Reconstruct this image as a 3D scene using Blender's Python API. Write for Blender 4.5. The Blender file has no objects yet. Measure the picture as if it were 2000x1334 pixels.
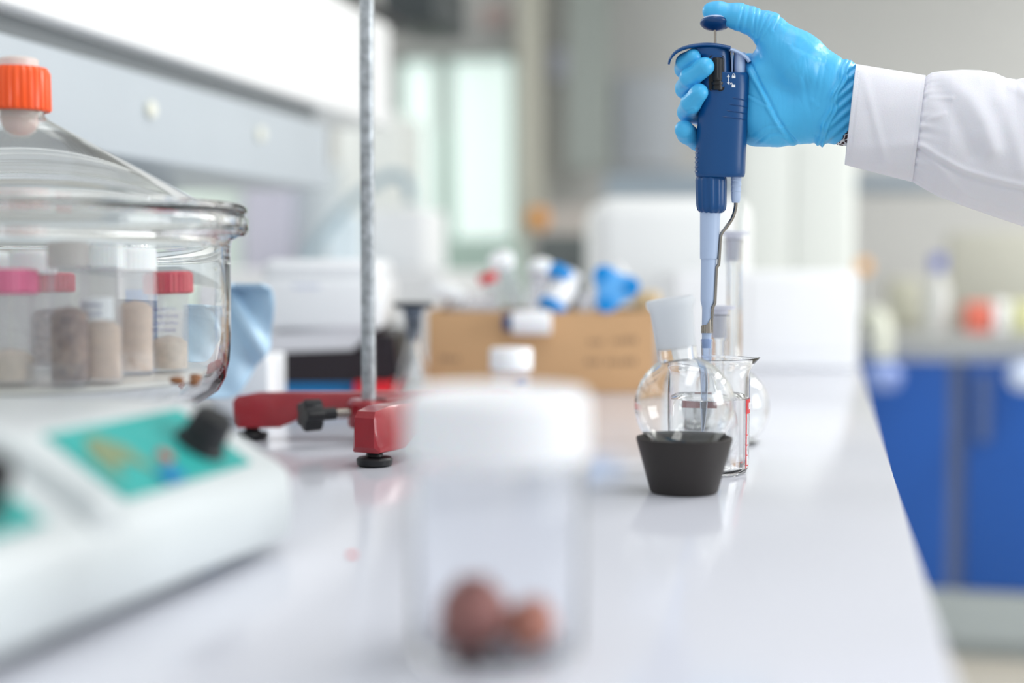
import bpy, bmesh, math, random
import numpy as np
from mathutils import Vector, Matrix, noise
random.seed(7)
C = bpy.context.scene.collection
PI = math.pi
# ------------------------------------------------------------------ camera, world, lights, exposure
F = 2778.0                      # focal length in pixels of the 2000 px wide frame (50 mm on 36 mm)
YAW = math.atan(620 / F); PITCH = math.atan(142 / F)
TZ = 0.90                       # bench top height
EYE = Vector((0, 0, TZ + 0.172))
FWD = Vector((-math.sin(YAW), math.cos(YAW), 0)); RGT = Vector((math.cos(YAW), math.sin(YAW), 0)); UP = Vector((0, 0, 1))
CF = FWD * math.cos(PITCH) - UP * math.sin(PITCH); CU = FWD * math.sin(PITCH) + UP * math.cos(PITCH)
cam = bpy.data.cameras.new('camera'); camo = bpy.data.objects.new('camera', cam); C.objects.link(camo)
camo.location = EYE; camo.rotation_euler = (PI / 2 - PITCH, 0, YAW)
cam.lens = 36.0 * F / 2000; cam.sensor_width = 36; cam.clip_start = 0.02; cam.clip_end = 60
cam.dof.use_dof = True; cam.dof.focus_distance = 1.19; cam.dof.aperture_fstop = 1.65
bpy.context.scene.camera = camo
vs = bpy.context.scene.view_settings
vs.view_transform = 'Standard'; vs.look = 'None'; vs.gamma = 1; vs.use_curve_mapping = False; vs.exposure = 0.03
cy = bpy.context.scene.cycles
cy.max_bounces = 18; cy.transmission_bounces = 18; cy.transparent_max_bounces = 24; cy.glossy_bounces = 8; cy.diffuse_bounces = 5
cy.sample_clamp_indirect = 6; cy.blur_glossy = 0.3
w = bpy.data.worlds.new('daylight'); bpy.context.scene.world = w; w.use_nodes = True
w.node_tree.nodes['Background'].inputs[0].default_value = (0.93, 0.97, 1.0, 1)
w.node_tree.nodes['Background'].inputs[1].default_value = 0.74
def area(name, loc, sx, sy, power, col, target=None):
    l = bpy.data.lights.new(name, 'AREA'); l.shape = 'RECTANGLE'; l.size = sx; l.size_y = sy; l.energy = power; l.color = col
    o = bpy.data.objects.new(name, l); C.objects.link(o); o.location = loc
    if target is not None:
        o.rotation_euler = (Vector(target) - Vector(loc)).to_track_quat('-Z', 'Y').to_euler()
    return o
area('ceiling_tube_light', (0.30, 0.9, 2.75), 0.5, 2.2, 13, (1.0, 0.985, 0.96))
area('ceiling_tube_light', (-2.9, 3.2, 2.75), 0.5, 2.2, 64, (1.0, 0.985, 0.96))
area('ceiling_tube_light', (1.9, 3.3, 2.75), 0.5, 2.2, 78, (1.0, 0.985, 0.96))
area('ceiling_tube_light', (2.9, 4.9, 2.75), 0.5, 1.6, 62, (1.0, 0.985, 0.96))
area('side_fill_light', (3.4, 1.3, 1.8), 1.8, 1.4, 60, (0.95, 0.98, 1.0), (-1, 2.0, 1.3))  # added fill from the right to lift the left cabinet faces, not a window

# ------------------------------------------------------------------ placing helpers
def P(px, py, d):               # point seen at pixel (px,py), d metres in front of the eye
    r = CF + RGT * ((px - 1000) / F) + CU * ((667 - py) / F)
    return EYE + r * (d / r.dot(FWD))
def PY(px, py, Y):              # same, on the plane y = Y
    r = CF + RGT * ((px - 1000) / F) + CU * ((667 - py) / F)
    return EYE + r * (Y / r.y)
def PX(px, py, X):
    r = CF + RGT * ((px - 1000) / F) + CU * ((667 - py) / F)
    return EYE + r * (X / r.x)
def PZ(px, py, z=TZ):           # on the level z
    r = CF + RGT * ((px - 1000) / F) + CU * ((667 - py) / F)
    return EYE + r * ((z - EYE.z) / r.z)
def T(px, d, z=0.0):            # point over the bench: column px, distance d, height z above the bench top
    return Vector((0, 0, TZ + z)) + RGT * ((px - 1000) / F * d) + FWD * d

# ------------------------------------------------------------------ materials
def srgb(r, g, b):
    f = lambda c: (c / 255 / 12.92) if c / 255 <= .04045 else ((c / 255 + .055) / 1.055) ** 2.4
    return (f(r), f(g), f(b), 1)
MATS = {}
def mat(name, col, rough=.5, metal=0, trans=0, ior=1.45, alpha=1, spec=.5, coat=0, noise_amt=0, noise_scale=30, bump=0, bump_scale=200, col2=None, sss=0):
    if name in MATS: return MATS[name]
    m = bpy.data.materials.new(name); m.use_nodes = True; nt = m.node_tree
    b = nt.nodes['Principled BSDF']
    b.inputs['Base Color'].default_value = col; b.inputs['Roughness'].default_value = rough
    b.inputs['Metallic'].default_value = metal; b.inputs['Transmission Weight'].default_value = trans
    b.inputs['IOR'].default_value = ior; b.inputs['Alpha'].default_value = alpha
    b.inputs['Specular IOR Level'].default_value = spec; b.inputs['Coat Weight'].default_value = coat
    if sss:
        b.inputs['Subsurface Weight'].default_value = sss; b.inputs['Subsurface Scale'].default_value = .004
    tc = nt.nodes.new('ShaderNodeTexCoord')
    if noise_amt or col2:
        n = nt.nodes.new('ShaderNodeTexNoise'); n.inputs['Scale'].default_value = noise_scale; n.inputs['Detail'].default_value = 5
        nt.links.new(tc.outputs['Object'], n.inputs['Vector'])
        r = nt.nodes.new('ShaderNodeValToRGB'); r.color_ramp.elements[0].position = .35; r.color_ramp.elements[1].position = .65
        c2 = col2 or tuple(c * (1 - noise_amt) for c in col[:3]) + (1,)
        r.color_ramp.elements[0].color = c2; r.color_ramp.elements[1].color = col
        nt.links.new(n.outputs['Fac'], r.inputs['Fac']); nt.links.new(r.outputs['Color'], b.inputs['Base Color'])
    if bump:
        n = nt.nodes.new('ShaderNodeTexNoise'); n.inputs['Scale'].default_value = bump_scale; n.inputs['Detail'].default_value = 4
        nt.links.new(tc.outputs['Object'], n.inputs['Vector'])
        bp = nt.nodes.new('ShaderNodeBump'); bp.inputs['Strength'].default_value = bump; bp.inputs['Distance'].default_value = .001
        nt.links.new(n.outputs['Fac'], bp.inputs['Height']); nt.links.new(bp.outputs['Normal'], b.inputs['Normal'])
    MATS[name] = m
    return m
M_table = mat('bench_laminate', srgb(212, 214, 223), .14, spec=.5, noise_amt=.02, noise_scale=3)
M_white = mat('white_plastic', srgb(238, 240, 242), .35, noise_amt=.02, noise_scale=8)
M_cap = mat('white_cap_plastic', srgb(250, 251, 254), .4, sss=.2)
M_paint = mat('white_cabinet_paint', srgb(242, 243, 243), .3, noise_amt=.02, noise_scale=4)
M_grey = mat('grey_panel_paint', srgb(186, 194, 200), .35, noise_amt=.03, noise_scale=5)
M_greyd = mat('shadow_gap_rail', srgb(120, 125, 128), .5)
M_glass = mat('clear_glass', (1, 1, 1, 1), 0, trans=1, ior=1.47)
M_glassg = mat('greenish_thick_glass', (.984, .996, .988, 1), 0, trans=1, ior=1.47)
M_flaskglass = mat('flask_glass', (.99, .998, .995, 1), 0, trans=1, ior=1.47)
M_frost = mat('ground_glass', srgb(240, 243, 246), .5, trans=.55, ior=1.2, bump=.1)
M_water = mat('clear_liquid', (1, 1, 1, 1), 0, trans=1, ior=1.333)
M_jar = mat('clear_jar_plastic', (.97, .98, 1, 1), .03, trans=1, ior=1.2)
M_tube = mat('milky_tube_plastic', srgb(244, 244, 250), .3, alpha=.17)
M_tubec = mat('clearer_tube_plastic', srgb(240, 242, 250), .2, alpha=.11)
M_glove = mat('blue_nitrile', srgb(74, 184, 238), .4, spec=.5, bump=.15, bump_scale=260)
M_navy = mat('navy_plastic', srgb(0, 72, 130), .33, bump=.04, bump_scale=900)
M_navy2 = mat('navy_plastic_dark', srgb(14, 66, 120), .3)
M_lilac = mat('pale_blue_plastic', srgb(180, 199, 229), .35)
M_black = mat('black_plastic', srgb(20, 22, 26), .4)
M_rubber = mat('black_rubber', srgb(44, 39, 37), .55, bump=.1, bump_scale=500)
M_steel = mat('bright_steel', srgb(160, 153, 144), .18, metal=1)
M_rod = mat('galvanised_rod', srgb(190, 196, 200), .42, metal=.55, noise_amt=.4, noise_scale=120, bump=.2)
M_red = mat('red_hammered_paint', srgb(158, 32, 44), .28, coat=.4, noise_amt=.12, noise_scale=60, bump=.06, bump_scale=400)
M_teal = mat('teal_panel', srgb(48, 164, 158), .4)
M_stir = mat('stirrer_housing', srgb(206, 212, 213), .35, noise_amt=.02, noise_scale=6)
M_card = mat('cardboard', srgb(200, 160, 118), .8, noise_amt=.06, noise_scale=14, bump=.1)
M_cardprint = mat('cardboard_print', srgb(140, 115, 90), .8)
M_orange = mat('orange_cap_plastic', srgb(255, 96, 38), .3, sss=.1)
M_redcap = mat('red_cap_plastic', srgb(205, 36, 66), .4)
M_pinkcap = mat('pink_cap_plastic', srgb(230, 104, 148), .4)
M_bluecap = mat('blue_cap_plastic', srgb(0, 138, 214), .4)
M_redbright = mat('bright_red_plastic', srgb(225, 30, 45), .4)
M_porc = mat('white_porcelain', srgb(240, 238, 232), .2)
M_tan = mat('tan_powder', srgb(226, 198, 172), .9, noise_amt=.15, noise_scale=200)
M_beige = mat('beige_seeds', srgb(238, 220, 198), .8, noise_amt=.2, noise_scale=140)
M_brown = mat('dark_brown_seeds', srgb(96, 58, 52), .7, col2=srgb(170, 140, 120), noise_scale=150)
M_seed = mat('brown_seed', srgb(150, 100, 64), .6, noise_amt=.3, noise_scale=200)
M_nut = mat('reddish_nut', srgb(170, 112, 102), .55, noise_amt=.35, noise_scale=70, bump=.3)
M_nut2 = mat('tan_nut', srgb(198, 128, 106), .55, noise_amt=.3, noise_scale=70, bump=.3)
M_label = mat('white_label_paper', srgb(244, 246, 250), .6)
M_ink = mat('blue_black_ink', srgb(60, 70, 130), .6)
M_inkpale = mat('pale_violet_ink', srgb(130, 130, 190), .6)
M_redprint = mat('red_enamel_print', srgb(200, 40, 50), .4)
M_bluecab = mat('blue_cabinet_laminate', srgb(18, 78, 158), .4, noise_amt=.03, noise_scale=3)
M_ctop = mat('grey_counter', srgb(160, 162, 162), .4)
M_plinth = mat('plinth_grey', srgb(160, 168, 170), .5)
M_floor = mat('beige_floor', srgb(182, 176, 164), .4, noise_amt=.06, noise_scale=5)
M_wall = mat('wall_paint', srgb(196, 197, 196), .7, noise_amt=.03, noise_scale=2)
M_walld = mat('column_paint', srgb(156, 163, 160), .7)
M_wallb = mat('beige_paint', srgb(196, 195, 184), .7)
M_ceil = mat('ceiling_paint', srgb(228, 228, 226), .8)
M_ltblue = mat('pale_blue_sheet', srgb(184, 218, 242), .35, noise_amt=.05, noise_scale=9)
M_dark = mat('dark_instrument_base', srgb(36, 28, 34), .35)
M_bookb = mat('blue_folder_card', srgb(10, 116, 176), .4)
M_mint = mat('frosted_mint_pane', srgb(222, 236, 232), .5)
M_mint.node_tree.nodes['Principled BSDF'].inputs['Emission Color'].default_value = srgb(224, 240, 236)
M_mint.node_tree.nodes['Principled BSDF'].inputs['Emission Strength'].default_value = .62
M_coat = mat('white_coat_cotton', srgb(227, 227, 235), .8, bump=.35, bump_scale=1500, sss=.1)
M_skin = mat('skin', srgb(205, 150, 125), .5, sss=.2)

# ------------------------------------------------------------------ mesh helpers
def link(name, verts, faces, m, parent=None, smooth=True, sharp=40, world=False, loc=None):
    me = bpy.data.meshes.new(name)
    if world and parent is not None:
        off = parent.location; verts = [tuple(Vector(v) - off) for v in verts]
    elif world and loc is not None:
        verts = [tuple(Vector(v) - Vector(loc)) for v in verts]
    me.from_pydata([tuple(v) for v in verts], [], faces)
    bm = bmesh.new(); bm.from_mesh(me)
    bmesh.ops.remove_doubles(bm, verts=bm.verts, dist=1e-7)
    bmesh.ops.recalc_face_normals(bm, faces=bm.faces)
    bm.to_mesh(me); bm.free()
    if smooth:
        me.shade_smooth() if hasattr(me, 'shade_smooth') else [setattr(p, 'use_smooth', True) for p in me.polygons]
        try: me.set_sharp_from_angle(angle=math.radians(sharp))
        except Exception: pass
    me.materials.append(m)
    o = bpy.data.objects.new(name, me); C.objects.link(o)
    if parent is not None: o.parent = parent
    elif loc is not None: o.location = loc
    return o
def thing(name, label, cat, loc, rz=0, group=None, rot=None):
    o = bpy.data.objects.new(name, None); C.objects.link(o); o.location = loc
    o.rotation_euler = rot if rot else (0, 0, rz)
    o.empty_display_size = .02
    o['label'] = label; o['category'] = cat
    if group: o['group'] = group
    return o
def tag(o, label, cat, group=None, kind=None):
    o['label'] = label; o['category'] = cat
    if group: o['group'] = group
    if kind: o['kind'] = kind
    return o
def struct(o): o['kind'] = 'structure'; return o
def copy_tree(o, loc, rot, label, parent=None):
    c = o.copy(); C.objects.link(c)
    if parent: c.parent = parent
    else:
        c.location = loc; c.rotation_euler = rot; c['label'] = label
    for ch in [k for k in o.children]:
        copy_tree(ch, None, None, None, c)
    return c
class MB:
    def __init__(s): s.v = []; s.f = []
    def add(s, v, f, M=None):
        n = len(s.v)
        s.v += [tuple(M @ Vector(p)) if M is not None else tuple(p) for p in v]
        s.f += [tuple(i + n for i in q) for q in f]; return s
    def box(s, x0, x1, y0, y1, z0, z1, r=0, M=None, seg=3):
        bm = bmesh.new(); bmesh.ops.create_cube(bm, size=1)
        for v in bm.verts:
            v.co = Vector((x0 + (x1 - x0) * (v.co.x + .5), y0 + (y1 - y0) * (v.co.y + .5), z0 + (z1 - z0) * (v.co.z + .5)))
        if r > 0:
            bmesh.ops.bevel(bm, geom=bm.edges[:], offset=r, segments=seg, affect='EDGES', profile=.5)
        bm.verts.index_update()
        vv = [v.co.copy() for v in bm.verts]; ff = [[v.index for v in f.verts] for f in bm.faces]; bm.free()
        return s.add(vv, ff, M)
    def lathe(s, prof, seg=48, M=None, close=False, rib=0, ribn=0, ribz=None):
        vv = []; ff = []
        n = len(prof)
        for i in range(seg):
            a = 2 * PI * i / seg
            for (r, z) in prof:
                rr = r
                if rib and (ribz is None or ribz[0] <= z <= ribz[1]):
                    rr = r + rib * (1 if math.cos(a * ribn) > 0 else -1) * .5
                vv.append((rr * math.cos(a), rr * math.sin(a), z))
        m = n if close else n - 1
        for i in range(seg):
            j = (i + 1) % seg
            for k in range(m):
                k2 = (k + 1) % n
                q = (i * n + k, j * n + k, j * n + k2, i * n + k2)
                if prof[k][0] < 1e-9 and prof[k2][0] < 1e-9: continue
                if prof[k][0] < 1e-9: q = (i * n + k, j * n + k2, i * n + k2)
                elif prof[k2][0] < 1e-9: q = (i * n + k, j * n + k, i * n + k2)
                ff.append(q)
        return s.add(vv, ff, M)
    def tube(s, pts, rad, seg=12, cap=True, flat=1.0):
        pts = [Vector(p) for p in pts]
        if not hasattr(rad, '__len__'): rad = [rad] * len(pts)
        vv = []; ff = []
        prev = None
        for i, p in enumerate(pts):
            t = (pts[min(i + 1, len(pts) - 1)] - pts[max(i - 1, 0)]).normalized()
            if prev is None:
                u = t.orthogonal().normalized()
            else:
                u = (prev - t * prev.dot(t)).normalized()
            prev = u; b = t.cross(u)
            for k in range(seg):
                a = 2 * PI * k / seg
                vv.append(p + (u * math.cos(a) + b * math.sin(a) * flat) * rad[i])
        for i in range(len(pts) - 1):
            for k in range(seg):
                k2 = (k + 1) % seg
                ff.append((i * seg + k, i * seg + k2, (i + 1) * seg + k2, (i + 1) * seg + k))
        if cap:
            ff.append(tuple(range(seg))[::-1]); ff.append(tuple((len(pts) - 1) * seg + k for k in range(seg)))
        return s.add(vv, ff)
    def rings(s, rings, cap=True):
        n = len(rings[0]); vv = [p for r in rings for p in r]; ff = []
        for i in range(len(rings) - 1):
            for k in range(n):
                k2 = (k + 1) % n
                ff.append((i * n + k, i * n + k2, (i + 1) * n + k2, (i + 1) * n + k))
        if cap:
            ff.append(tuple(range(n))[::-1]); ff.append(tuple((len(rings) - 1) * n + k for k in range(n)))
        return s.add(vv, ff)
    def obj(s, name, m, parent=None, **k): return link(name, s.v, s.f, m, parent, **k)
def rotM(axis, deg, at=(0, 0, 0)):
    return Matrix.Translation(at) @ Matrix.Rotation(math.radians(deg), 4, axis)
def smooth_path(pts, n=6):
    pts = [Vector(p) for p in pts]; out = []
    for i in range(len(pts) - 1):
        p0 = pts[max(i - 1, 0)]; p1 = pts[i]; p2 = pts[i + 1]; p3 = pts[min(i + 2, len(pts) - 1)]
        for k in range(n):
            t = k / n
            out.append(.5 * ((2 * p1) + (p2 - p0) * t + (2 * p0 - 5 * p1 + 4 * p2 - p3) * t * t + (3 * p1 - p0 - 3 * p2 + p3) * t ** 3))
    out.append(pts[-1]); return out
def shell(outer, t):            # closed glass profile from an outer profile [(r,z)...] going up, thickness t
    inner = []
    n = len(outer)
    for i, (r, z) in enumerate(outer):
        a = Vector(outer[max(i - 1, 0)]); b = Vector(outer[min(i + 1, n - 1)])
        d = (b - a); d.normalize(); nn = Vector((-d.y, d.x))
        inner.append((max(r + nn.x * t, 0.0), z + nn.y * t))
    if outer[0][0] < 1e-9: inner[0] = (0.0, outer[0][1] + t)
    return outer + inner[::-1]
def blob(mb, r, sx=1, sy=1, sz=1, amp=.12, seed=0, M=None, sub=3, freq=2.2):
    bm = bmesh.new(); bmesh.ops.create_icosphere(bm, subdivisions=sub, radius=1)
    vv = []
    for v in bm.verts:
        k = 1 + amp * noise.noise(v.co * freq + Vector((seed * 7.3, seed * 3.1, seed)))
        vv.append((v.co.x * r * sx * k, v.co.y * r * sy * k, v.co.z * r * sz * k))
    bm.verts.index_update(); ff = [[v.index for v in f.verts] for f in bm.faces]; bm.free()
    mb.add(vv, ff, M); return mb
def text_mesh(txt, size, bold=0.0):
    cu = bpy.data.curves.new('print', 'FONT'); cu.body = txt; cu.size = size; cu.align_x = 'CENTER'; cu.align_y = 'CENTER'; cu.offset = bold
    o = bpy.data.objects.new('print', cu); C.objects.link(o)
    dg = bpy.context.evaluated_depsgraph_get(); me = bpy.data.meshes.new_from_object(o.evaluated_get(dg))
    v = [v.co.copy() for v in me.vertices]; f = [list(p.vertices) for p in me.polygons]
    bpy.data.objects.remove(o); bpy.data.curves.remove(cu); bpy.data.meshes.remove(me)
    return v, f

# ================================================================== THE ROOM
XR = PZ(1740, 910).x            # right edge of the bench
XL = -0.86                      # bench stops at the shelving upright
YE = 3.0
def room():
    YW = 6.2
    struct(MB().box(-4.2, 4.2, -1.5, YW + .2, -.05, 0).obj('floor', M_floor, smooth=False))
    struct(MB().box(-4.2, 4.2, 2.6, YW + .2, 2.9, 2.95).obj('ceiling', M_ceil, smooth=False))
    # back wall with a window opening
    a = PY(768, 104, YW); b = PY(1012, 486, YW)
    x0, x1, z1, z0 = a.x, b.x, a.z, b.z
    wb = MB(); wb.box(-4.2, x0, YW, YW + .15, 0, 2.9); wb.box(x1, 4.2, YW, YW + .15, 0, 2.9)
    wb.box(x0, x1, YW, YW + .15, 0, z0); wb.box(x0, x1, YW, YW + .15, z1, 2.9)
    struct(wb.obj('wall_back', M_wall, smooth=False))
    struct(MB().box(3.6, 3.7, 2.2, YW, 0, 2.9).obj('wall_right', M_wall, smooth=False))
    struct(MB().box(-4.2, -4.1, 1.0, YW, 0, 2.9).obj('wall_left', M_wall, smooth=False))
    fr = MB(); t = .035
    fr.box(x0, x0 + t, YW + .02, YW + .08, z0, z1); fr.box(x1 - t, x1, YW + .02, YW + .08, z0, z1)
    fr.box(x0, x1, YW + .02, YW + .08, z0, z0 + t); fr.box(x0, x1, YW + .02, YW + .08, z1 - t, z1)
    mx = PY(866, 300, YW).x; fr.box(mx - .04, mx + .03, YW + .01, YW + .09, z0, z1)
    win = struct(fr.obj('window_1', mat('window_frame_paint', srgb(190, 205, 200), .5), smooth=False))
    pn = MB().box(x0 + .01, x1 - .01, YW + .045, YW + .051, z0 + .01, z1 - .01).obj('window_pane', M_mint, win, smooth=False)
    # round-the-corner columns on the back wall
    def slab(name, px0, px1, py1, Y, m, py0=-200, th=.12):
        A = PY(px0, py0, Y); B = PY(px1, py1, Y)
        return struct(MB().box(A.x, B.x, Y, Y + th, max(B.z, 0), min(A.z, 2.9)).obj(name, m, smooth=False))
    slab('trim_1', 1108, 1186, 330, 5.9, M_walld)
    slab('trim_2', 1012, 1056, 470, 5.95, M_wallb)
room()

def bench():
    o = MB().box(XL, XR, -.25, YE, TZ - .03, TZ, .002).obj('worktop', M_table)
    tag(o, 'long glossy white laminate worktop running through the whole picture', 'worktop')
    b = MB()
    b.box(XL + .03, XR - .05, -.2, YE - .04, .1, TZ - .03)
    o = b.obj('bench_cabinet', M_paint, smooth=False)
    tag(o, 'white base cabinet carrying the long glossy white worktop', 'cabinet')
    pl = MB().box(XL + .06, XR - .1, -.16, YE - .08, 0, .1).obj('plinth', M_plinth, o, smooth=False)
bench()

# ---- overhead shelving on the left
def shelving():
    X = -.86
    zb = lambda px, py: PX(px, py, X).z
    z1 = zb(0, 268); z2 = zb(0, 62); z3 = zb(0, 12); z4 = zb(700, 22)
    yend = PX(642, 300, X).y; yend2 = PX(752, 150, X).y
    t = thing('wall_cabinet', 'white overhead cabinet with grey lower panel running along the bench at upper left', 'cabinet', (X, 1.5, TZ))
    MB().box(X - .35, X, .3, yend, z1, z2, .004).obj('grey_panel', M_grey, t, world=True)['label'] = 'pale grey lower panel with two round white studs'
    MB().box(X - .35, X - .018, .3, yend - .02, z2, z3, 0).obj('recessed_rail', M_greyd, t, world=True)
    MB().box(X - .35, X + .012, .3, yend2, z3, z4, .006).obj('door_front', M_paint, t, world=True)
    MB().box(X - .35, X + .008, .3, yend2 + .1, z4, z4 + .03, .004).obj('top_board', M_black, t, world=True)
    for (px, py) in ((290, 214), (505, 262)):
        p = PX(px, py, X)
        s = MB().lathe([(0, 0), (.0095, 0), (.011, .002), (.011, .006), (.009, .008), (0, .0085)], 24,
                   Matrix.Translation(p) @ Matrix.Rotation(PI / 2, 4, 'Y')).obj('stud', mat('cream_stud', srgb(236, 236, 222), .4), t, world=True)
    # bracket post that carries it at the far end
    MB().box(X - .34, X - .28, yend - .08, yend - .02, TZ - .03, z1, 0).obj('bracket_post', M_grey, t, world=True, smooth=False)
    MB().box(X - .34, X - .28, .4, .46, TZ - .03, z1, 0).obj('bracket_post', M_grey, t, world=True, smooth=False)
    MB().box(X - .36, XL, .3, yend, TZ - .03, TZ, 0).obj('rear_ledge', M_grey, t, world=True, smooth=False)
shelving()

# ================================================================== GLASSWARE BY THE PIPETTE
DH = 1.09
def cork_ring():
    c = T(1338, DH)
    o = MB().lathe([(.0245, 0), (.0262, .0015), (.0368, .0405), (.0368, .0425), (.0345, .0428), (.0325, .0405), (.0295, .028), (.017, .006), (.017, 0)], 72, close=True).obj('flask_support_ring', M_rubber, loc=c)
    tag(o, 'dark grey tapered rubber ring holding the round flask in front of the beaker', 'flask ring')
cork_ring()
def round_flask():
    c = T(1338, DH)
    R = .0385; cz = .0425 + .0245
    tilt = Matrix.Translation((0, 0, cz)) @ Matrix.Rotation(math.radians(-8), 4, RGT.cross(FWD).cross(RGT) if False else FWD) 
    t = thing('round_bottom_flask', 'clear round-bottomed flask resting tilted in the dark rubber ring', 'flask', c)
    prof = []
    a0 = math.asin(.0150 / R)
    for i in range(33):
        a = i / 32 * (PI - a0)
        prof.append((R * math.sin(a), -R * math.cos(a)))
    prof += [(.0150, R * math.cos(a0) + .002), (.0150, R * math.cos(a0) + .010)]
    z = R * math.cos(a0) + .010
    prof[0] = (0, -R)
    MB().lathe(shell(prof, .0014), 72, tilt, close=False).obj('bulb', M_flaskglass, t)
    n = [(.0148, z - .0008), (.0150, z + .001), (.0166, z + .028), (.0178, z + .0305), (.0188, z + .0325), (.0190, z + .0355), (.0184, z + .0375), (.0168, z + .0380), (.0154, z + .0365), (.0136, z + .001), (.0134, z - .0008)]
    MB().lathe(n, 64, tilt, close=True).obj('ground_joint_neck', M_frost, t)['label'] = 'frosted ground-glass neck with thick rim'
    return t
round_flask()

DB = 1.195
BC = T(1384, DB)
def beaker():
    R = .0347; H = .096
    t = thing('beaker', 'clear glass beaker of liquid with red markings behind the round flask', 'beaker', BC)
    seg = 96; outer = [(0, .0015), (R * .80, 0), (R * .93, .0015), (R * .985, .006), (R, .013)] + [(R, .013 + i * (H - .023) / 10) for i in range(1, 11)] + [(R * 1.01, H - .006), (R * 1.05, H - .002), (R * 1.075, H)]
    inner = [(R * 1.075, H + .0012), (R * 1.045, H + .0008), (R * .99, H - .004), (R - .0017, H - .010), (R - .0017, .012), (R * .93, .006), (R * .8, .0035), (0, .0032)]
    prof = outer + inner
    n = len(prof); mb = MB(); mb.lathe(prof, seg)
    az = math.atan2(RGT.y, RGT.x) - .12          # spout to the right
    vv = []
    for (x, y, z) in mb.v:
        r = math.hypot(x, y); a = math.atan2(y, x); da = (a - az + PI) % (2 * PI) - PI
        if z > H - .012:
            k = math.exp(-(da / .24) ** 2) * ((z - (H - .012)) / .012) ** 1.6
            r2 = r + .0052 * k; z2 = z + .0006 * k
        else: r2, z2 = r, z
        vv.append((r2 * math.cos(a), r2 * math.sin(a), z2))
    mb.v = vv
    mb.obj('glass_body', M_glass, t)
    # red print on the side that faces right and a little to the camera
    def on(a, z, off=.00035): return ((R + off) * math.cos(a), (R + off) * math.sin(a), z)
    def patch(mb, a0, a1, z0, z1, k=8):
        vv = []; ff = []
        for i in range(k + 1):
            a = a0 + (a1 - a0) * i / k
            vv += [on(a, z0), on(a, z1), on(a, z1, .0001), on(a, z0, .0001)]
        for i in range(k):
            for j in range(4): ff.append((i * 4 + j, i * 4 + 4 + j, i * 4 + 4 + (j + 1) % 4, i * 4 + (j + 1) % 4))
        mb.add(vv, ff)
    base = math.atan2(RGT.y, RGT.x)
    pr = MB()
    lv = .0635
    patch(pr, base - .60, base - .12, lv - .012, lv)
    patch(pr, base - .60, base - .54, .006, lv - .012)
    for i in range(4): patch(pr, base - .54, base - (.47 if i % 2 else .42), .008 + i * .0085, .0088 + i * .0085)
    pr.obj('red_scale', M_redprint, t)
    pr = MB(); patch(pr, base + 1.25, base + 1.75, lv - .013, lv - .002, 20); pr.obj('red_mark', M_redprint, t)
    v, f = text_mesh('100', .008, .0002)
    m = MB(); vv = []
    for p in v:
        a = base - .36 + p.x / R; vv.append(on(a, lv - .006 + p.y, .0006))
    m.add(vv, f); m.obj('volume_number', M_label, t, smooth=False)
    lq = MB(); Ri = R - .0018
    lq.lathe([(0, .0034), (R * .8, .0037), (R * .925, .0062), (Ri - .0001, .0125), (Ri - .0001, .0640), (Ri - .001, .0633), (Ri - .003, .0630), (0, .0630)], 96)
    o = lq.obj('liquid', M_water, loc=BC)
    tag(o, 'clear colourless liquid filling the glass beaker about two thirds', 'liquid', kind='stuff')
beaker()

def vol_flask(px, d, R, H, label, neck=.0062, rod=False):
    c = T(px, d)
    t = thing('volumetric_flask', label, 'flask', c)
    prof = [(0, .001), (R * .55, 0), (R * .75, .002)]
    for i in range(1, 22):
        a = -1.15 + i / 21 * (1.15 + 1.18)
        prof.append((R * math.cos(a), R * .93 + R * math.sin(a) * (1.0 if a < 0 else 1.15)))
    zt = R * .93 + R * 1.15
    prof += [(neck * 1.5, zt + R * .12), (neck * 1.1, zt + R * .35), (neck, zt + R * .6), (neck, H - .030), (neck * 1.35, H - .026), (neck * 1.45, H - .008), (neck * 1.65, H - .006)]
    MB().lathe(shell(prof, .0012), 56).obj('glass_body', M_flaskglass, t)
    s = MB().lathe([(0, H - .027), (neck * .98, H - .026), (neck * 1.18, H - .0055), (neck * 1.4, H - .004), (neck * 1.3, H - .001), (neck * 2.4, H - .0004), (neck * 2.45, H + .0025), (neck * 1.0, H + .0032), (0, H + .0032)], 40).obj('stopper', mat('milky_stopper', srgb(226, 228, 240), .35, alpha=.75), t)
    return t
vol_flask(1432, 1.40, .036, .206, 'tall stoppered volumetric flask, the taller one behind the beaker')
vol_flask(1404, 1.285, .0245, .136, 'short stoppered volumetric flask between beaker and taller flask', .0062)
o = MB().tube([T(1441, 1.47, .0), T(1441, 1.47, .245)], .0045, 20).obj('glass_rod', M_flaskglass)
tag(o, 'clear glass rod standing upright behind the taller volumetric flask', 'glass rod')

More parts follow.
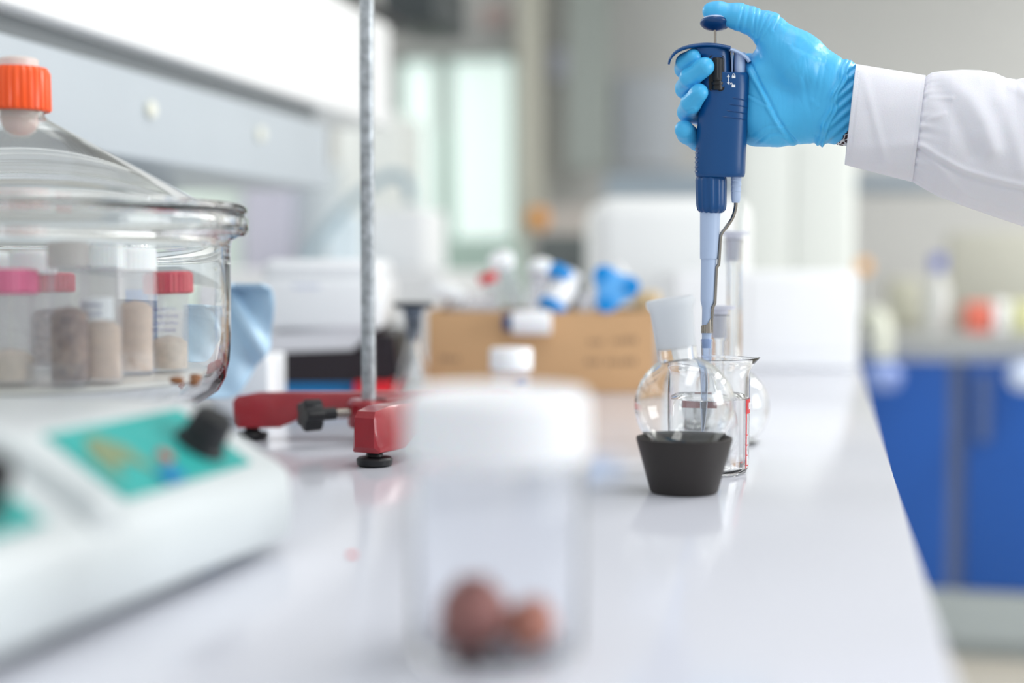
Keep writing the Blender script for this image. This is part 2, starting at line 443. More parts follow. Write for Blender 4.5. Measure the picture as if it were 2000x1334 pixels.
# ================================================================== PIPETTE (pixel-sized units at distance DP, w = px towards the back)
DP = 1.19; S = DP / F
def H(u, v, w=0.0): return P(u, v, DP + w * S)
def pipette():
    base = H(1385, 640)
    t = thing('micropipette', 'dark blue micropipette with pale blue nose held over the glass beaker', 'pipette', base)
    ROWS = [(90, 1352, 1425, 36), (93, 1348, 1427, 38), (104, 1352, 1427, 38), (110, 1362, 1427, 37), (140, 1364, 1428, 38), (141.5, 1364, 1460, 38), (148, 1364, 1465, 38), (200, 1366, 1463, 38), (240, 1362, 1461, 38), (300, 1358, 1457, 36), (338, 1357.5, 1455.5, 34), (344, 1359, 1454, 33), (346, 1361, 1452, 31)]
    def row(v):
        for i in range(len(ROWS) - 1):
            if ROWS[i][0] <= v <= ROWS[i + 1][0]:
                k = (v - ROWS[i][0]) / (ROWS[i + 1][0] - ROWS[i][0])
                return [ROWS[i][j] * (1 - k) + ROWS[i + 1][j] * k for j in range(4)]
        return ROWS[-1] if v > 200 else ROWS[0]
    E = 2.5
    def ring(v):
        _, a, b, th = row(v); cx = (a + b) / 2; hw = (b - a) / 2; out = []
        for i in range(64):
            an = 2 * PI * i / 64; c, s = math.cos(an), math.sin(an)
            out.append(H(cx + hw * math.copysign(abs(c) ** (2 / E), c), v, th * math.copysign(abs(s) ** (2 / E), s)))
        return out
    def wf(u, v):
        _, a, b, th = row(v); cx = (a + b) / 2; hw = (b - a) / 2
        k = min(abs((u - cx) / hw), .999); return -th * (1 - k ** E) ** (1 / E)
    vsn = [90, 93, 98, 104, 107, 110, 120, 140, 141.5, 144, 148, 165, 185, 200, 215, 240, 270, 300, 320, 338, 344, 346]
    MB().rings([ring(v) for v in vsn]).obj('handle', M_navy, t, world=True, sharp=50)
    # grip ridges
    for (u0, u1, v0) in ((1430, 1459, 191), (1424, 1459, 203.5), (1418, 1458, 216), (1410, 1457, 228)):
        pts = [H(u0 + (u1 - u0) * k / 8, v0 + 6 * (k / 8) ** 1.3, wf(u0 + (u1 - u0) * k / 8, v0) + .2) for k in range(9)]
        MB().tube(pts, [S * .3] + [S * 1.3] * 7 + [S * .6], 8).obj('grip_ridge', M_navy2, t, world=True)
    for v0 in (290, 299, 308, 317, 326, 335):
        a = row(v0)[1]
        pts = [H(a + .2 + 5.5 * (k / 6) ** 2, v0, wf(a + 5.5 * (k / 6) ** 2 + .3, v0) * (k / 6) ** .5) for k in range(7)]
        MB().tube(pts, S * 1.6, 8).obj('grip_ridge', M_navy2, t, world=True)
    # finger hook plate
    path = smooth_path([(1306, 126, 0), (1310, 113, 0), (1323, 100, 0), (1343, 92, 0), (1370, 88, 0), (1398, 88.5, 0), (1427, 94, 0)], 5)
    rings = []
    for i, p in enumerate(path):
        q = path[min(i + 1, len(path) - 1)]; o = path[max(i - 1, 0)]; tt = (q - o).normalized(); nn = Vector((-tt.y, tt.x, 0))
        k = i / (len(path) - 1); hw = 20 + 22 * min(1, k * 2.2) ** .7; th = 2.2 + 2.2 * min(1, k * 1.6)
        rr = []
        for j in range(24):
            an = 2 * PI * j / 24; c, s = math.cos(an), math.sin(an)
            c2 = math.copysign(abs(c) ** .45, c); s2 = math.copysign(abs(s) ** .8, s)
            rr.append(H(p.x + nn.x * th * s2, p.y + nn.y * th * s2, hw * c2))
        rings.append(rr)
    MB().rings(rings).obj('finger_hook', M_navy, t, world=True, sharp=60)
    # ejector button
    eb = MB()
    path = smooth_path([(1424, 96, 0), (1437, 100, 0), (1450, 107, 0), (1460, 115, 0), (1463.5, 121, 0)], 4); rings = []
    for i, p in enumerate(path):
        q = path[min(i + 1, len(path) - 1)]; o = path[max(i - 1, 0)]; tt = (q - o).normalized(); nn = Vector((-tt.y, tt.x, 0))
        hw = 36 - 12 * (i / (len(path) - 1)) ** 2; rr = []
        for j in range(24):
            an = 2 * PI * j / 24; c, s = math.cos(an), math.sin(an)
            rr.append(H(p.x + nn.x * 4 * s, p.y + nn.y * 4 * s, hw * math.copysign(abs(c) ** .5, c)))
        rings.append(rr)
    eb.rings(rings)
    for (a, b, w0) in ((1433, 1456, 24), (1427.5, 1431.5, 32)):
        rings = []
        for v in (100 + (a - 1428) * .5, 146):
            cx = (a + b) / 2; hw = (b - a) / 2
            rings.append([H(cx + hw * math.cos(2 * PI * i / 32), v, w0 * math.sin(2 * PI * i / 32)) for i in range(32)])
        eb.rings(rings)
    eb.obj('ejector_button', M_lilac, t, world=True, sharp=50)['label'] = 'pale blue tip ejector button'
    # dark window with knurled dial
    pts = []; r = 7; a0, a1, v0, v1 = 1384, 1415, 108, 178
    out = []
    for (cx, cyy, st) in ((a1 - r, v0 + r, -90), (a1 - r, v1 - r, 0), (a0 + r, v1 - r, 90), (a0 + r, v0 + r, 180)):
        for k in range(7):
            an = math.radians(st + k * 15); out.append((cx + r * math.cos(an), cyy + r * math.sin(an)))
    fr = [H(u, v, wf(u, v) - .5) for (u, v) in out]; bk = [H(u, v, wf(u, v) + 3) for (u, v) in out]
    MB().rings([bk, fr]).obj('dial_window', mat('window_black', srgb(8, 9, 12), .5), t, world=True, sharp=30)
    d = MB(); rings = []
    prof = [(112, 10.5), (113, 11.5)] + [(114 + k * 4.2, 12) for k in range(11)] + [(157, 12), (157.6, 10.6), (159.5, 10.6), (160, 13.3), (165, 13.3), (165.6, 11.4), (167.5, 11.4), (168, 12.6), (175, 12.6), (176, 11)]
    for (v, rr) in prof:
        rg = []
        for i in range(96):
            an = 2 * PI * i / 96; k = rr + (.5 if (i // 2) % 2 and 113 < v < 157 else 0)
            rg.append(H(1401.5 + k * math.cos(an), v, -30 + k * math.sin(an)))
        rings.append(rg)
    d.rings(rings).obj('volume_dial', M_black, t, world=True, sharp=25)['label'] = 'black knurled volume dial'
    # printed symbols: closed lock, double arrow, open lock
    sy = MB()
    def quad(poly):
        n = len(poly)
        sy.add([H(u, v, wf(u, v) - .45) for u, v in poly], [tuple(range(n))])
    def lock(cu, cv, op):
        quad([(cu - 3.4, cv), (cu + 3.4, cv), (cu + 3.4, cv + 5), (cu - 3.4, cv + 5)])
        ox = -4.2 if op else 0
        for k in range(8):
            a = PI + k * PI / 8; b = a + PI / 8
            if op and k == 7: pass
            quad([(cu + ox + 2.6 * math.cos(a), cv - .6 + 3.4 * math.sin(a)), (cu + ox + 2.6 * math.cos(b), cv - .6 + 3.4 * math.sin(b)), (cu + ox + 1.5 * math.cos(b), cv - .6 + 2.2 * math.sin(b)), (cu + ox + 1.5 * math.cos(a), cv - .6 + 2.2 * math.sin(a))])
        quad([(cu + ox + 1.5, cv - .7), (cu + ox + 2.6, cv - .7), (cu + ox + 2.6, cv), (cu + ox + 1.5, cv)])
        if not op: quad([(cu - 2.6, cv - .7), (cu - 1.5, cv - .7), (cu - 1.5, cv), (cu - 2.6, cv)])
    lock(1433, 147.5, False); lock(1432.5, 165.5, True)
    quad([(1421.9, 149), (1423.3, 149), (1423.3, 162), (1421.9, 162)])
    quad([(1422.6, 145.6), (1425.6, 150.2), (1419.6, 150.2)]); quad([(1422.6, 165.4), (1419.6, 160.8), (1425.6, 160.8)])
    sy.obj('lock_symbols', mat('white_print', srgb(235, 240, 245), .5), t, world=True, smooth=False)['label'] = 'white printed lock symbols and double arrow'
    # plunger
    def lath(prof, cu0, cu1, v0, v1, seg=48, wo=0, rib=0, ribn=0, tilt=0):
        # prof: (v, r) rows; centre moves linearly from cu0 at v0 to cu1 at v1
        rings = []
        for (v, r) in prof:
            cu = cu0 + (cu1 - cu0) * (v - v0) / (v1 - v0); rg = []
            for i in range(seg):
                an = 2 * PI * i / seg; rr = r
                if rib and r > 1: rr = r + rib * max(-1, min(1, 3 * math.cos(an * ribn)))
                rg.append(H(cu + rr * math.cos(an), v + tilt * rr * math.sin(an), wo + rr * math.sin(an)))
            rings.append(rg)
        return MB().rings(rings)
    lath([(56, 3.2), (92, 3.2)], 1396.5, 1397.5, 56, 92, 20).obj('plunger_rod', M_steel, t, world=True)
    lath([(38, .1), (38, 24), (41, 28.5), (45, 30), (48, 29.5), (53, 24), (57, 14), (59, 6), (60, .1)], 1397, 1397, 30, 60, 64, tilt=.33).obj('plunger_button', M_navy2, t, world=True, sharp=50)
    lath([(35, .1), (35.5, 20), (37, 25), (40, 27.6), (42, 27.8), (42.2, .1)], 1397.5, 1397, 30, 60, 64, tilt=.33).obj('plunger_cap', M_lilac, t, world=True, sharp=50)['label'] = 'pale blue top of the plunger button'
    # collar nut
    lath([(344, 20), (346, 28.5), (350, 29.5), (352, 30), (398, 29), (403, 28.5), (410, 27), (414, 23), (416, 20), (416.1, .1)], 1389, 1389.5, 344, 416, 96, rib=.8, ribn=12).obj('collar_nut', M_navy, t, world=True, sharp=35)
    # nose cone
    lath([(410, 20), (416, 20.2), (500, 17.8), (505, 17.5), (507, 15.7), (585, 14.2), (590, 13.6), (600, 10.6), (652, 10.0), (654, 9.4), (662, 9.2), (680, 8.4), (680.2, .1)], 1387.5, 1379.5, 410, 680, 48).obj('nose_cone', M_lilac, t, world=True, sharp=30)
    # ejector sleeve and arm
    lath([(340, 10.5), (352, 10.5), (353, 9.8), (357, 9.8), (358, 10.4), (363, 10.4), (364, 9.6), (368, 9.6), (369, 10), (374, 10), (375, 9.2), (380, 9.2), (381, 9.4), (390, 8.8), (396, 7.4), (396.1, .1)], 1438, 1437, 340, 396, 32).obj('ejector_sleeve', M_lilac, t, world=True, sharp=35)
    pth = smooth_path([(1437, 394, 0), (1436.5, 405, 0), (1431, 424, -1), (1420, 442, -2), (1410, 455, -3), (1407, 466, -4), (1405.5, 490, -6), (1404, 513, -8)], 4)
    pth += [Vector(q) for q in ((1403.5, 517, -8), (1399.5, 522, -8), (1399, 527, -8), (1397.5, 560, -8), (1396, 592, -8), (1392, 600, -8), (1391, 606, -8), (1389.5, 630, -6), (1389, 648, -5))]
    MB().tube([H(*q) for q in pth], [S * (3.0 if i < 14 else 2.6) for i in range(len(pth))], 12, flat=1.5).obj('ejector_arm', M_steel, t, world=True)
    cl = MB(); rings = []
    for (v, lo) in ((632, 0), (650, 0)):
        pass
    n = 20
    top = [(1369, 636), (1378, 634.5), (1383, 631), (1388, 624), (1392, 612)]
    vv = []; ff = []
    for i in range(n + 1):
        an = PI + .1 + i / n * (PI - .1)        # front half, left to right
        u = 1381 + 12 * math.cos(an); w0 = 12.5 * math.sin(an)
        k = (u - 1369) / 24; vt = 636 - 4 * k - 22 * max(0, (k - .45) / .55) ** 1.5
        for (vv_, off) in ((650.5, 0), (vt, 0), (vt, 1.4), (650.5, 1.4)):
            vv.append(H(1381 + (12 - off) * math.cos(an), vv_, (12.5 - off) * math.sin(an)))
    for i in range(n):
        for j in range(4): ff.append((i * 4 + j, i * 4 + 4 + j, i * 4 + 4 + (j + 1) % 4, i * 4 + (j + 1) % 4))
    ff.append((0, 1, 2, 3)); ff.append(tuple(n * 4 + k for k in (3, 2, 1, 0)))
    cl.add(vv, ff).obj('ejector_clip', M_steel, t, world=True, sharp=50)
    # disposable tip
    tip_out = [(662, 11.2), (664, 11.8), (668, 11.6), (672, 11.2), (700, 10.2), (760, 8.0), (800, 6.0), (856, 1.8)]
    tip_in = [(856, 1.0), (800, 4.8), (760, 6.8), (700, 9.2), (684, 9.6), (662, 10.2)]
    rings = []
    for (v, r) in tip_out + tip_in:
        cu = 1380.3 - 3.0 * (v - 660) / 200
        rings.append([H(cu + r * math.cos(2 * PI * i / 40), v, r * math.sin(2 * PI * i / 40)) for i in range(40)])
    rings.append(rings[0])
    tt = MB().rings(rings, cap=False)
    o = tt.obj('pipette_tip', mat('clear_tip_plastic', srgb(225, 235, 250), .08, trans=.9, ior=1.25), world=True, loc=H(1380, 662), sharp=50)
    tag(o, 'clear disposable pipette tip on the pale blue nose, dipping into the beaker', 'pipette tip')
pipette()

# ================================================================== THE PERSON: gloved hand, wristband, coat sleeve
def hand_and_arm():
    root = thing('person', 'arm of a person in white coat and blue glove pressing the blue pipette', 'person', H(1640, 210, 10))
    # ---- distance field of the hand in (u, v, w)
    def cone(p, a, b, ra, rb, sw=1.0):
        a = np.array(a, float); b = np.array(b, float); q = p.copy(); 
        if sw != 1.0:
            q = q.copy(); q[:, 2] /= sw; a[2] /= sw; b[2] /= sw
        ab = b - a; L = (ab * ab).sum() + 1e-9
        h = np.clip(((q - a) @ ab) / L, 0, 1)
        d = np.linalg.norm(q - a - h[:, None] * ab, axis=1)
        return d - (ra + (rb - ra) * h)
    def smin(a, b, k):
        h = np.clip(.5 + .5 * (b - a) / k, 0, 1)
        return b * (1 - h) + a * h - k * h * (1 - h)
    def chain(p, pts, k=5):
        d = None
        for i in range(len(pts) - 1):
            a, b = pts[i], pts[i + 1]
            c = cone(p, a[:3], b[:3], a[3], b[3]); d = c if d is None else smin(d, c, k)
        return d
    IDX = [(1462, 128, 48, 24), (1368, 136, 58, 19), (1337, 134, 24, 18.5), (1339, 122, -8, 17.5), (1354, 111, -26, 16)]
    MID = [(1462, 170, 48, 24), (1368, 180, 60, 19.5), (1339, 173, 24, 19.5), (1348, 152, -24, 19.5), (1376, 130, -46, 18)]
    RNG = [(1464, 212, 46, 23), (1372, 226, 58, 19), (1343, 219, 24, 19.5), (1350, 201, -22, 19), (1366, 181, -44, 17.5)]
    PNK = [(1470, 246, 44, 21), (1396, 276, 56, 18), (1362, 276, 36, 18), (1342, 262, 12, 19), (1337, 254, -4, 18.5)]
    THB = [(1389, 22.5, 0, 17), (1404, 24, 0, 20), (1440, 32, 0, 24), (1466, 40, 1, 25), (1498, 56, 4, 33), (1555, 122, 2, 58)]
    def sdf(p):
        palm = cone(p, (1550, 118, 6), (1622, 172, 8), 60, 58, .78)
        palm = smin(palm, cone(p, (1520, 225, 10), (1600, 214, 10), 60, 63, .72), 22)
        palm = smin(palm, cone(p, (1480, 150, 32), (1480, 240, 32), 45, 46, .75), 22)
        palm = smin(palm, cone(p, (1500, 150, 4), (1505, 230, 6), 44, 50, .75), 18)
        wr = smin(cone(p, (1625, 178, 8), (1720, 192, 8), 56, 52, .75), cone(p, (1620, 216, 8), (1720, 224, 8), 62, 54, .75), 16)
        palm = smin(palm, wr, 20)
        th = chain(p, THB, 10)
        d = smin(palm, th, 16)
        fi = chain(p, IDX)
        for c in (MID, RNG, PNK): fi = smin(fi, chain(p, c), 3.0)
        d = smin(d, fi, 9)
        # web between thumb and palm
        d = smin(d, cone(p, (1490, 112, 14), (1520, 130, 10), 16, 34, 1.0), 16)
        return d
    def seg_d(u, v, a, b):
        a = np.array(a, float); b = np.array(b, float); ab = b - a
        h = np.clip(((u - a[0]) * ab[0] + (v - a[1]) * ab[1]) / (ab @ ab), 0, 1)
        dx = u - a[0] - h * ab[0]; dy = v - a[1] - h * ab[1]
        side = np.sign(ab[0] * (v - a[1]) - ab[1] * (u - a[0]))
        return np.sqrt(dx * dx + dy * dy), h, side
    def crease(u, v, poly, wid, amp, sidew=0.0):
        best = np.full(u.shape, 1e9); sg = np.zeros(u.shape)
        for i in range(len(poly) - 1):
            d, h, s = seg_d(u, v, poly[i], poly[i + 1])
            m = d < best; best = np.where(m, d, best); sg = np.where(m, s, sg)
        r = -amp * np.exp(-(best / wid) ** 2)
        if sidew: r = r + sidew * np.exp(-((best * sg - wid * 2.2) / (wid * 1.6)) ** 2)
        return r
    def detail(p):
        u, v, w = p[:, 0], p[:, 1], p[:, 2]
        o = np.zeros(len(u))
        front = np.clip((20 - w) / 30, 0, 1)
        o += front * crease(u, v, [(1462, 118), (1478, 150), (1500, 190), (1520, 232), (1540, 262), (1560, 284)], 3.0, 3.4, 3.2)
        o += front * crease(u, v, [(1470, 128), (1487, 165), (1505, 215), (1535, 265)], 2.2, 1.2, 1.3)
        o += front * crease(u, v, [(1462, 185), (1490, 200), (1505, 210)], 2.2, 1.1, 1.0)
        o += front * crease(u, v, [(1462, 290), (1500, 262), (1520, 258), (1560, 282)], 2.4, 1.2, 1.2)
        o += front * crease(u, v, [(1470, 262), (1500, 246), (1530, 243)], 2.4, 1.0, 1.0)
        for (a, b, am) in (((1452, 14), (1443, 56), 1.6), ((1462, 16), (1456, 60), 1.2), ((1476, 18), (1472, 64), 1.8), ((1486, 20), (1478, 70), 1.6), ((1499, 30), (1480, 80), 1.8), ((1512, 36), (1490, 76), 1.4), ((1524, 32), (1512, 58), 1.6)):
            o += crease(u, v, [a, b], 2.4, am, am * .7)
        for (a, b, am) in (((1600, 130), (1590, 190), 1.0), ((1612, 128), (1600, 200), .9), ((1530, 50), (1560, 64), 1.0), ((1560, 62), (1600, 92), .8), ((1570, 150), (1590, 260), .8), ((1550, 90), (1592, 110), .6)):
            o += front * crease(u, v, [a, b], 4.0, am, am)
        # finger joint creases
        for (a, b, am) in (((1322, 178), (1352, 166), 1.0), ((1326, 224), (1352, 214), 1.0), ((1335, 188), (1360, 172), .8), ((1330, 236), (1348, 230), 1.0), ((1336, 140), (1350, 128), .7)):
            o += front * crease(u, v, [a, b], 2.6, am, am * .5)
        # bunched folds at the glove's cuff
        base_u = 1653 - (v - 115) * .33 + 3 * np.sin(v * .11) * np.sin(w * .06 + 1)
        q = u - base_u
        md = .75 + .35 * np.sin(v * .19 + w * .05)
        o += 5.2 * md * np.exp(-(q / 3.2) ** 2) + 4.4 * np.exp(-((q - 9 - 2 * np.sin(v * .09)) / 3.0) ** 2) - 2.0 * np.exp(-((q + 7) / 5) ** 2)
        o += np.where(q > 0, 2.0 * np.sin(v * .30 + u * .25) * np.clip(q / 10, 0, 1), 0)
        # stretched, faintly crumpled film
        n = np.array([noise.noise(Vector((a * .030, b * .022, c * .03))) for a, b, c in p]) if len(p) < 400000 else 0
        n2 = np.array([abs(noise.noise(Vector((a * .075 + 5, b * .02 + a * .02, c * .03)))) for a, b, c in p])
        pal = np.clip((u - 1440) / 60, 0.5, 1)
        o += pal * (2.4 * n - .45 * np.exp(-n2 * 10))
        return o
    # seed mesh: union of balls by voxel remesh, then pulled on to the field
    bm = bmesh.new()
    def ball(c, r, sw=1):
        M = Matrix.Translation(c) @ Matrix.Diagonal((r, r, r * sw, 1))
        bmesh.ops.create_icosphere(bm, subdivisions=2, radius=1, matrix=M)
    def cballs(a, b, ra, rb, sw=1, n=9):
        for i in range(n):
            k = i / (n - 1); ball([a[j] * (1 - k) + b[j] * k for j in range(3)], ra + (rb - ra) * k, sw)
    for ch in (IDX, MID, RNG, PNK, THB):
        for i in range(len(ch) - 1): cballs(ch[i][:3], ch[i + 1][:3], ch[i][3], ch[i + 1][3])
    cballs((1550, 118, 6), (1622, 172, 8), 60, 58, .78); cballs((1520, 225, 10), (1600, 214, 10), 60, 63, .72)
    cballs((1480, 150, 32), (1480, 240, 32), 45, 46, .75); cballs((1500, 150, 4), (1505, 230, 6), 44, 50, .75)
    cballs((1625, 178, 8), (1720, 192, 8), 56, 52, .75); cballs((1620, 216, 8), (1720, 224, 8), 62, 54, .75)
    cballs((1490, 112, 14), (1520, 130, 10), 16, 34)
    me = bpy.data.meshes.new('tmp'); bm.to_mesh(me); bm.free()
    o = bpy.data.objects.new('tmp', me); C.objects.link(o)
    md = o.modifiers.new('r', 'REMESH'); md.mode = 'VOXEL'; md.voxel_size = 1.9
    dg = bpy.context.evaluated_depsgraph_get(); me2 = bpy.data.meshes.new_from_object(o.evaluated_get(dg))
    bpy.data.objects.remove(o)
    n = len(me2.vertices); p = np.zeros(n * 3); me2.vertices.foreach_get('co', p); p = p.reshape(-1, 3)
    def grad(p):
        g = np.zeros_like(p)
        for j in range(3):
            e = np.zeros(3); e[j] = .6; g[:, j] = (sdf(p + e) - sdf(p - e)) / 1.2
        return g
    for it in range(7):
        g = grad(p); gl = (g * g).sum(1) + 1e-6
        p = p - (g * (sdf(p) / gl)[:, None]) * .85
    g = grad(p); g /= np.linalg.norm(g, axis=1)[:, None] + 1e-9
    dd = detail(p)
    p = p + g * dd[:, None]
    # cut the glove where it ends under the coat cuff
    faces = [list(f.vertices) for f in me2.polygons]
    endu = np.interp(p[:, 1], [110, 235, 256, 272, 290], [1678, 1672, 1656, 1645, 1641]) + 1.2 * np.sin(p[:, 1] * .35)
    keep = p[:, 0] < endu
    used = {}; vv = []; ff = []
    for f in faces:
        if all(keep[i] for i in f):
            q = []
            for i in f:
                if i not in used: used[i] = len(vv); vv.append(H(*p[i]))
                q.append(used[i])
            ff.append(q)
    bpy.data.meshes.remove(me2)
    gl = link('glove', vv, ff, M_glove, root, world=True, sharp=180)
    so = gl.modifiers.new('thickness', 'SOLIDIFY'); so.thickness = .0004; so.offset = 0
    gl['label'] = 'blue nitrile glove over the hand, thumb on the plunger, four fingers round the handle'
    # bare wrist and forearm running into the sleeve
    def ell(cu, cv, cw, hv, hw, n=48, tu=0):
        return [H(cu + tu * math.cos(2 * PI * i / n), cv + hv * math.cos(2 * PI * i / n), cw + hw * math.sin(2 * PI * i / n)) for i in range(n)]
    MB().rings([ell(1600, 196, 8, 20, 14), ell(1610, 198, 8, 55, 38), ell(1650, 202, 8, 66, 34), ell(1700, 210, 8, 66, 36), ell(1800, 235, 8, 72, 52), ell(1950, 280, 8, 85, 64), ell(2150, 340, 8, 100, 76), ell(2290, 380, 8, 100, 76)]).obj('forearm', M_skin, root, world=True)
    # wristband with a black and white animal print
    bmt = mat('animal_print_band', srgb(235, 235, 235), .5)
    nt = bmt.node_tree; vo = nt.nodes.new('ShaderNodeTexVoronoi'); vo.inputs['Scale'].default_value = 260; vo.feature = 'DISTANCE_TO_EDGE'
    tc = nt.nodes.new('ShaderNodeTexCoord'); rp = nt.nodes.new('ShaderNodeValToRGB'); rp.color_ramp.interpolation = 'CONSTANT'
    rp.color_ramp.elements[0].color = srgb(240, 240, 240); rp.color_ramp.elements[1].position = .12; rp.color_ramp.elements[1].color = srgb(60, 20, 24)
    nt.links.new(tc.outputs['Object'], vo.inputs['Vector']); nt.links.new(vo.outputs['Distance'], rp.inputs['Fac']); nt.links.new(rp.outputs['Color'], nt.nodes['Principled BSDF'].inputs['Base Color'])
    MB().rings([ell(1636, 206, 8, 68, 32, tu=-3), ell(1637, 206, 8, 77, 38, tu=-3), ell(1650, 207, 8, 78, 38, tu=-3), ell(1664, 208, 8, 77, 38, tu=-3), ell(1665, 208, 8, 70, 32, tu=-3)], cap=False).obj('wristband', bmt, root, world=True)
    # ---- sleeve
    def outline(u):
        tp = [(1808, 150), (1820, 142), (1845, 138), (1880, 136), (1915, 137), (1945, 143), (1965, 152), (1985, 155), (2000, 152), (2060, 150), (2150, 160), (2300, 185)]
        bt = [(1782, 355), (1800, 366), (1830, 383), (1880, 402), (1940, 423), (2000, 443), (2080, 470), (2150, 492), (2300, 530)]
        return np.interp(u, [a for a, b in tp], [b for a, b in tp]), np.interp(u, [a for a, b in bt], [b for a, b in bt])
    N = 220
    # the cuff: a stiff band whose left edge runs (1672,125)-(1650,322)
    rings = []
    def cuffring(k, off=0.0):
        tu0 = (1672, 125); bu0 = (1650, 322); tu1 = (1808, 147); bu1 = (1782, 356)
        a = (tu0[0] + (tu1[0] - tu0[0]) * k, tu0[1] + (tu1[1] - tu0[1]) * k); b = (bu0[0] + (bu1[0] - bu0[0]) * k, bu0[1] + (bu1[1] - bu0[1]) * k)
        out = []
        for i in range(N):
            an = 2 * PI * i / N; c, s = math.cos(an), math.sin(an); hh = .5 - .5 * c * (1 - off / 100)
            u = a[0] + (b[0] - a[0]) * hh; v = a[1] + (b[1] - a[1]) * hh
            wv = 74 - off
            wob = 3.0 * math.sin(v * .03 + u * .02) * math.sin(k * 3.0) + 2.2 * math.exp(-((u - 1700 - (v - 200) * .25) / 9) ** 2) + 3.0 * math.exp(-((v - 290 + (u - 1700) * .1) / 14) ** 2) + 1.6 * noise.noise(Vector((u * .02, v * .02, s)))
            stitch = -1.0 * math.exp(-((k - .06) / .012) ** 2) - 1.2 * math.exp(-((k - .955) / .014) ** 2)
            out.append(H(u, v + 0, 6 + (wv + wob + stitch) * math.copysign(abs(s) ** .85, s)))
        return out
    for k in (0, .0): pass
    rings = [cuffring(.12, 4), cuffring(.0, 4), cuffring(-.004, 2), cuffring(0, 0)] + [cuffring(k) for k in np.linspace(.012, 1, 60)] + [cuffring(1.0, 5), cuffring(.96, 6)]
    MB().rings(rings, cap=False).obj('coat_cuff', M_coat, root, world=True, sharp=70)
    # the sleeve behind the seam
    us = np.concatenate([np.linspace(0, .12, 26), np.linspace(.125, .5, 70), np.linspace(.51, 1, 16)])
    P0t, P0b = (1806, 150), (1780, 354)
    rng = np.random.RandomState(3); ph = rng.rand(6) * 6.28
    grid_u = []; rings = []
    for k in us:
        # column position: at k=0 the slanted seam, later upright sections
        sl = max(0, 1 - k / .25)
        uc = 1795 + k * 500
        out = []
        for i in range(N):
            an = 2 * PI * i / N; c, s = math.cos(an), math.sin(an); hh = .5 - .5 * c
            ut = uc + 12 * sl; ub = uc - 14 * sl
            u = ut + (ub - ut) * hh
            vt = float(outline(max(u, 1808) if True else u)[0]); vb = float(outline(u)[1])
            vt = float(outline(ut)[0]); vb = float(outline(ub)[1])
            v = vt + (vb - vt) * hh
            depth = 74 + 14 * min(1, k / .12) + 30 * k
            gather = (2.8 * math.sin(an * 23 + 2 * math.sin(an * 5)) + 2.0 * math.sin(an * 37 + 1.3)) * math.exp(-k / .035) * min(1, k / .004 + .25)
            if k < .012: gather -= 4 * (1 - k / .012)
            disp = gather
            if s < 0:
                pu, pv = np.array([u]), np.array([v])
                def rdg(poly, wid, amp):
                    return float(-crease(pu, pv, poly, wid, amp)[0])
                def step(poly, wid, amp):
                    best = 1e9; sg = 0
                    for j in range(len(poly) - 1):
                        d, h_, s_ = seg_d(pu, pv, poly[j], poly[j + 1])
                        if d[0] < best: best = d[0]; sg = s_[0]
                    x = best * sg
                    return amp * (math.exp(-((x + wid) / (wid * 1.0)) ** 2) - .8 * math.exp(-((x - wid * .6) / (wid * .7)) ** 2))
                fs = 1.0
                disp += step([(1798, 292), (1832, 312), (1880, 338), (1940, 356), (2000, 370), (2080, 395)], 6, 5.0)
                disp += rdg([(1822, 312), (1850, 345), (1880, 378), (1920, 400)], 7, 5.0)
                disp += rdg([(1880, 380), (1930, 395), (2010, 428)], 8, 4.0)
                disp += rdg([(1850, 150), (1895, 190), (1925, 240), (1940, 290)], 20, 9.0)
                disp += rdg([(1935, 140), (1970, 160), (2010, 185), (2060, 215)], 12, 9.0)
                disp -= rdg([(1960, 150), (1990, 158), (2040, 185)], 6, 7.0)
                disp += rdg([(1815, 190), (1860, 192)], 4, 3.0)
                disp += rdg([(1812, 235), (1845, 222)], 5, 2.5)
                disp -= rdg([(1835, 175), (1870, 240), (1900, 300)], 16, 5.0)
                disp += rdg([(1960, 200), (1985, 280), (2000, 330)], 18, 5.0)
            disp += 3.5 * noise.noise(Vector((u * .012, v * .016, s * 1.2))) * min(1, k / .05)
            out.append(H(u, v + (-gather * .35 * c), 6 + (depth + disp) * s if abs(s) > .05 else 6 + depth * s))
        rings.append(out)
    MB().rings(rings, cap=False).obj('coat_sleeve', M_coat, root, world=True, sharp=180)
    # stitched threads on cuff hem and seam
    st = MB()
    for i in range(34):
        k = i / 34
        for (kk) in (.045,):
            a = (1672 + 136 * kk, 125 + 22 * kk); b = (1650 + 132 * kk, 322 + 34 * kk)
            h0 = .06 + .85 * k; h1 = h0 + .014; pts = []
            for hh in (h0, h1):
                cc = 1 - 2 * hh; ss = -math.sqrt(max(0, 1 - cc * cc))
                pts.append(H(a[0] + (b[0] - a[0]) * hh, a[1] + (b[1] - a[1]) * hh, 6 + 76.3 * math.copysign(abs(ss) ** .85, ss)))
            st.tube(pts, S * .5, 6)
    st.obj('stitching', M_coat, root, world=True)
hand_and_arm()

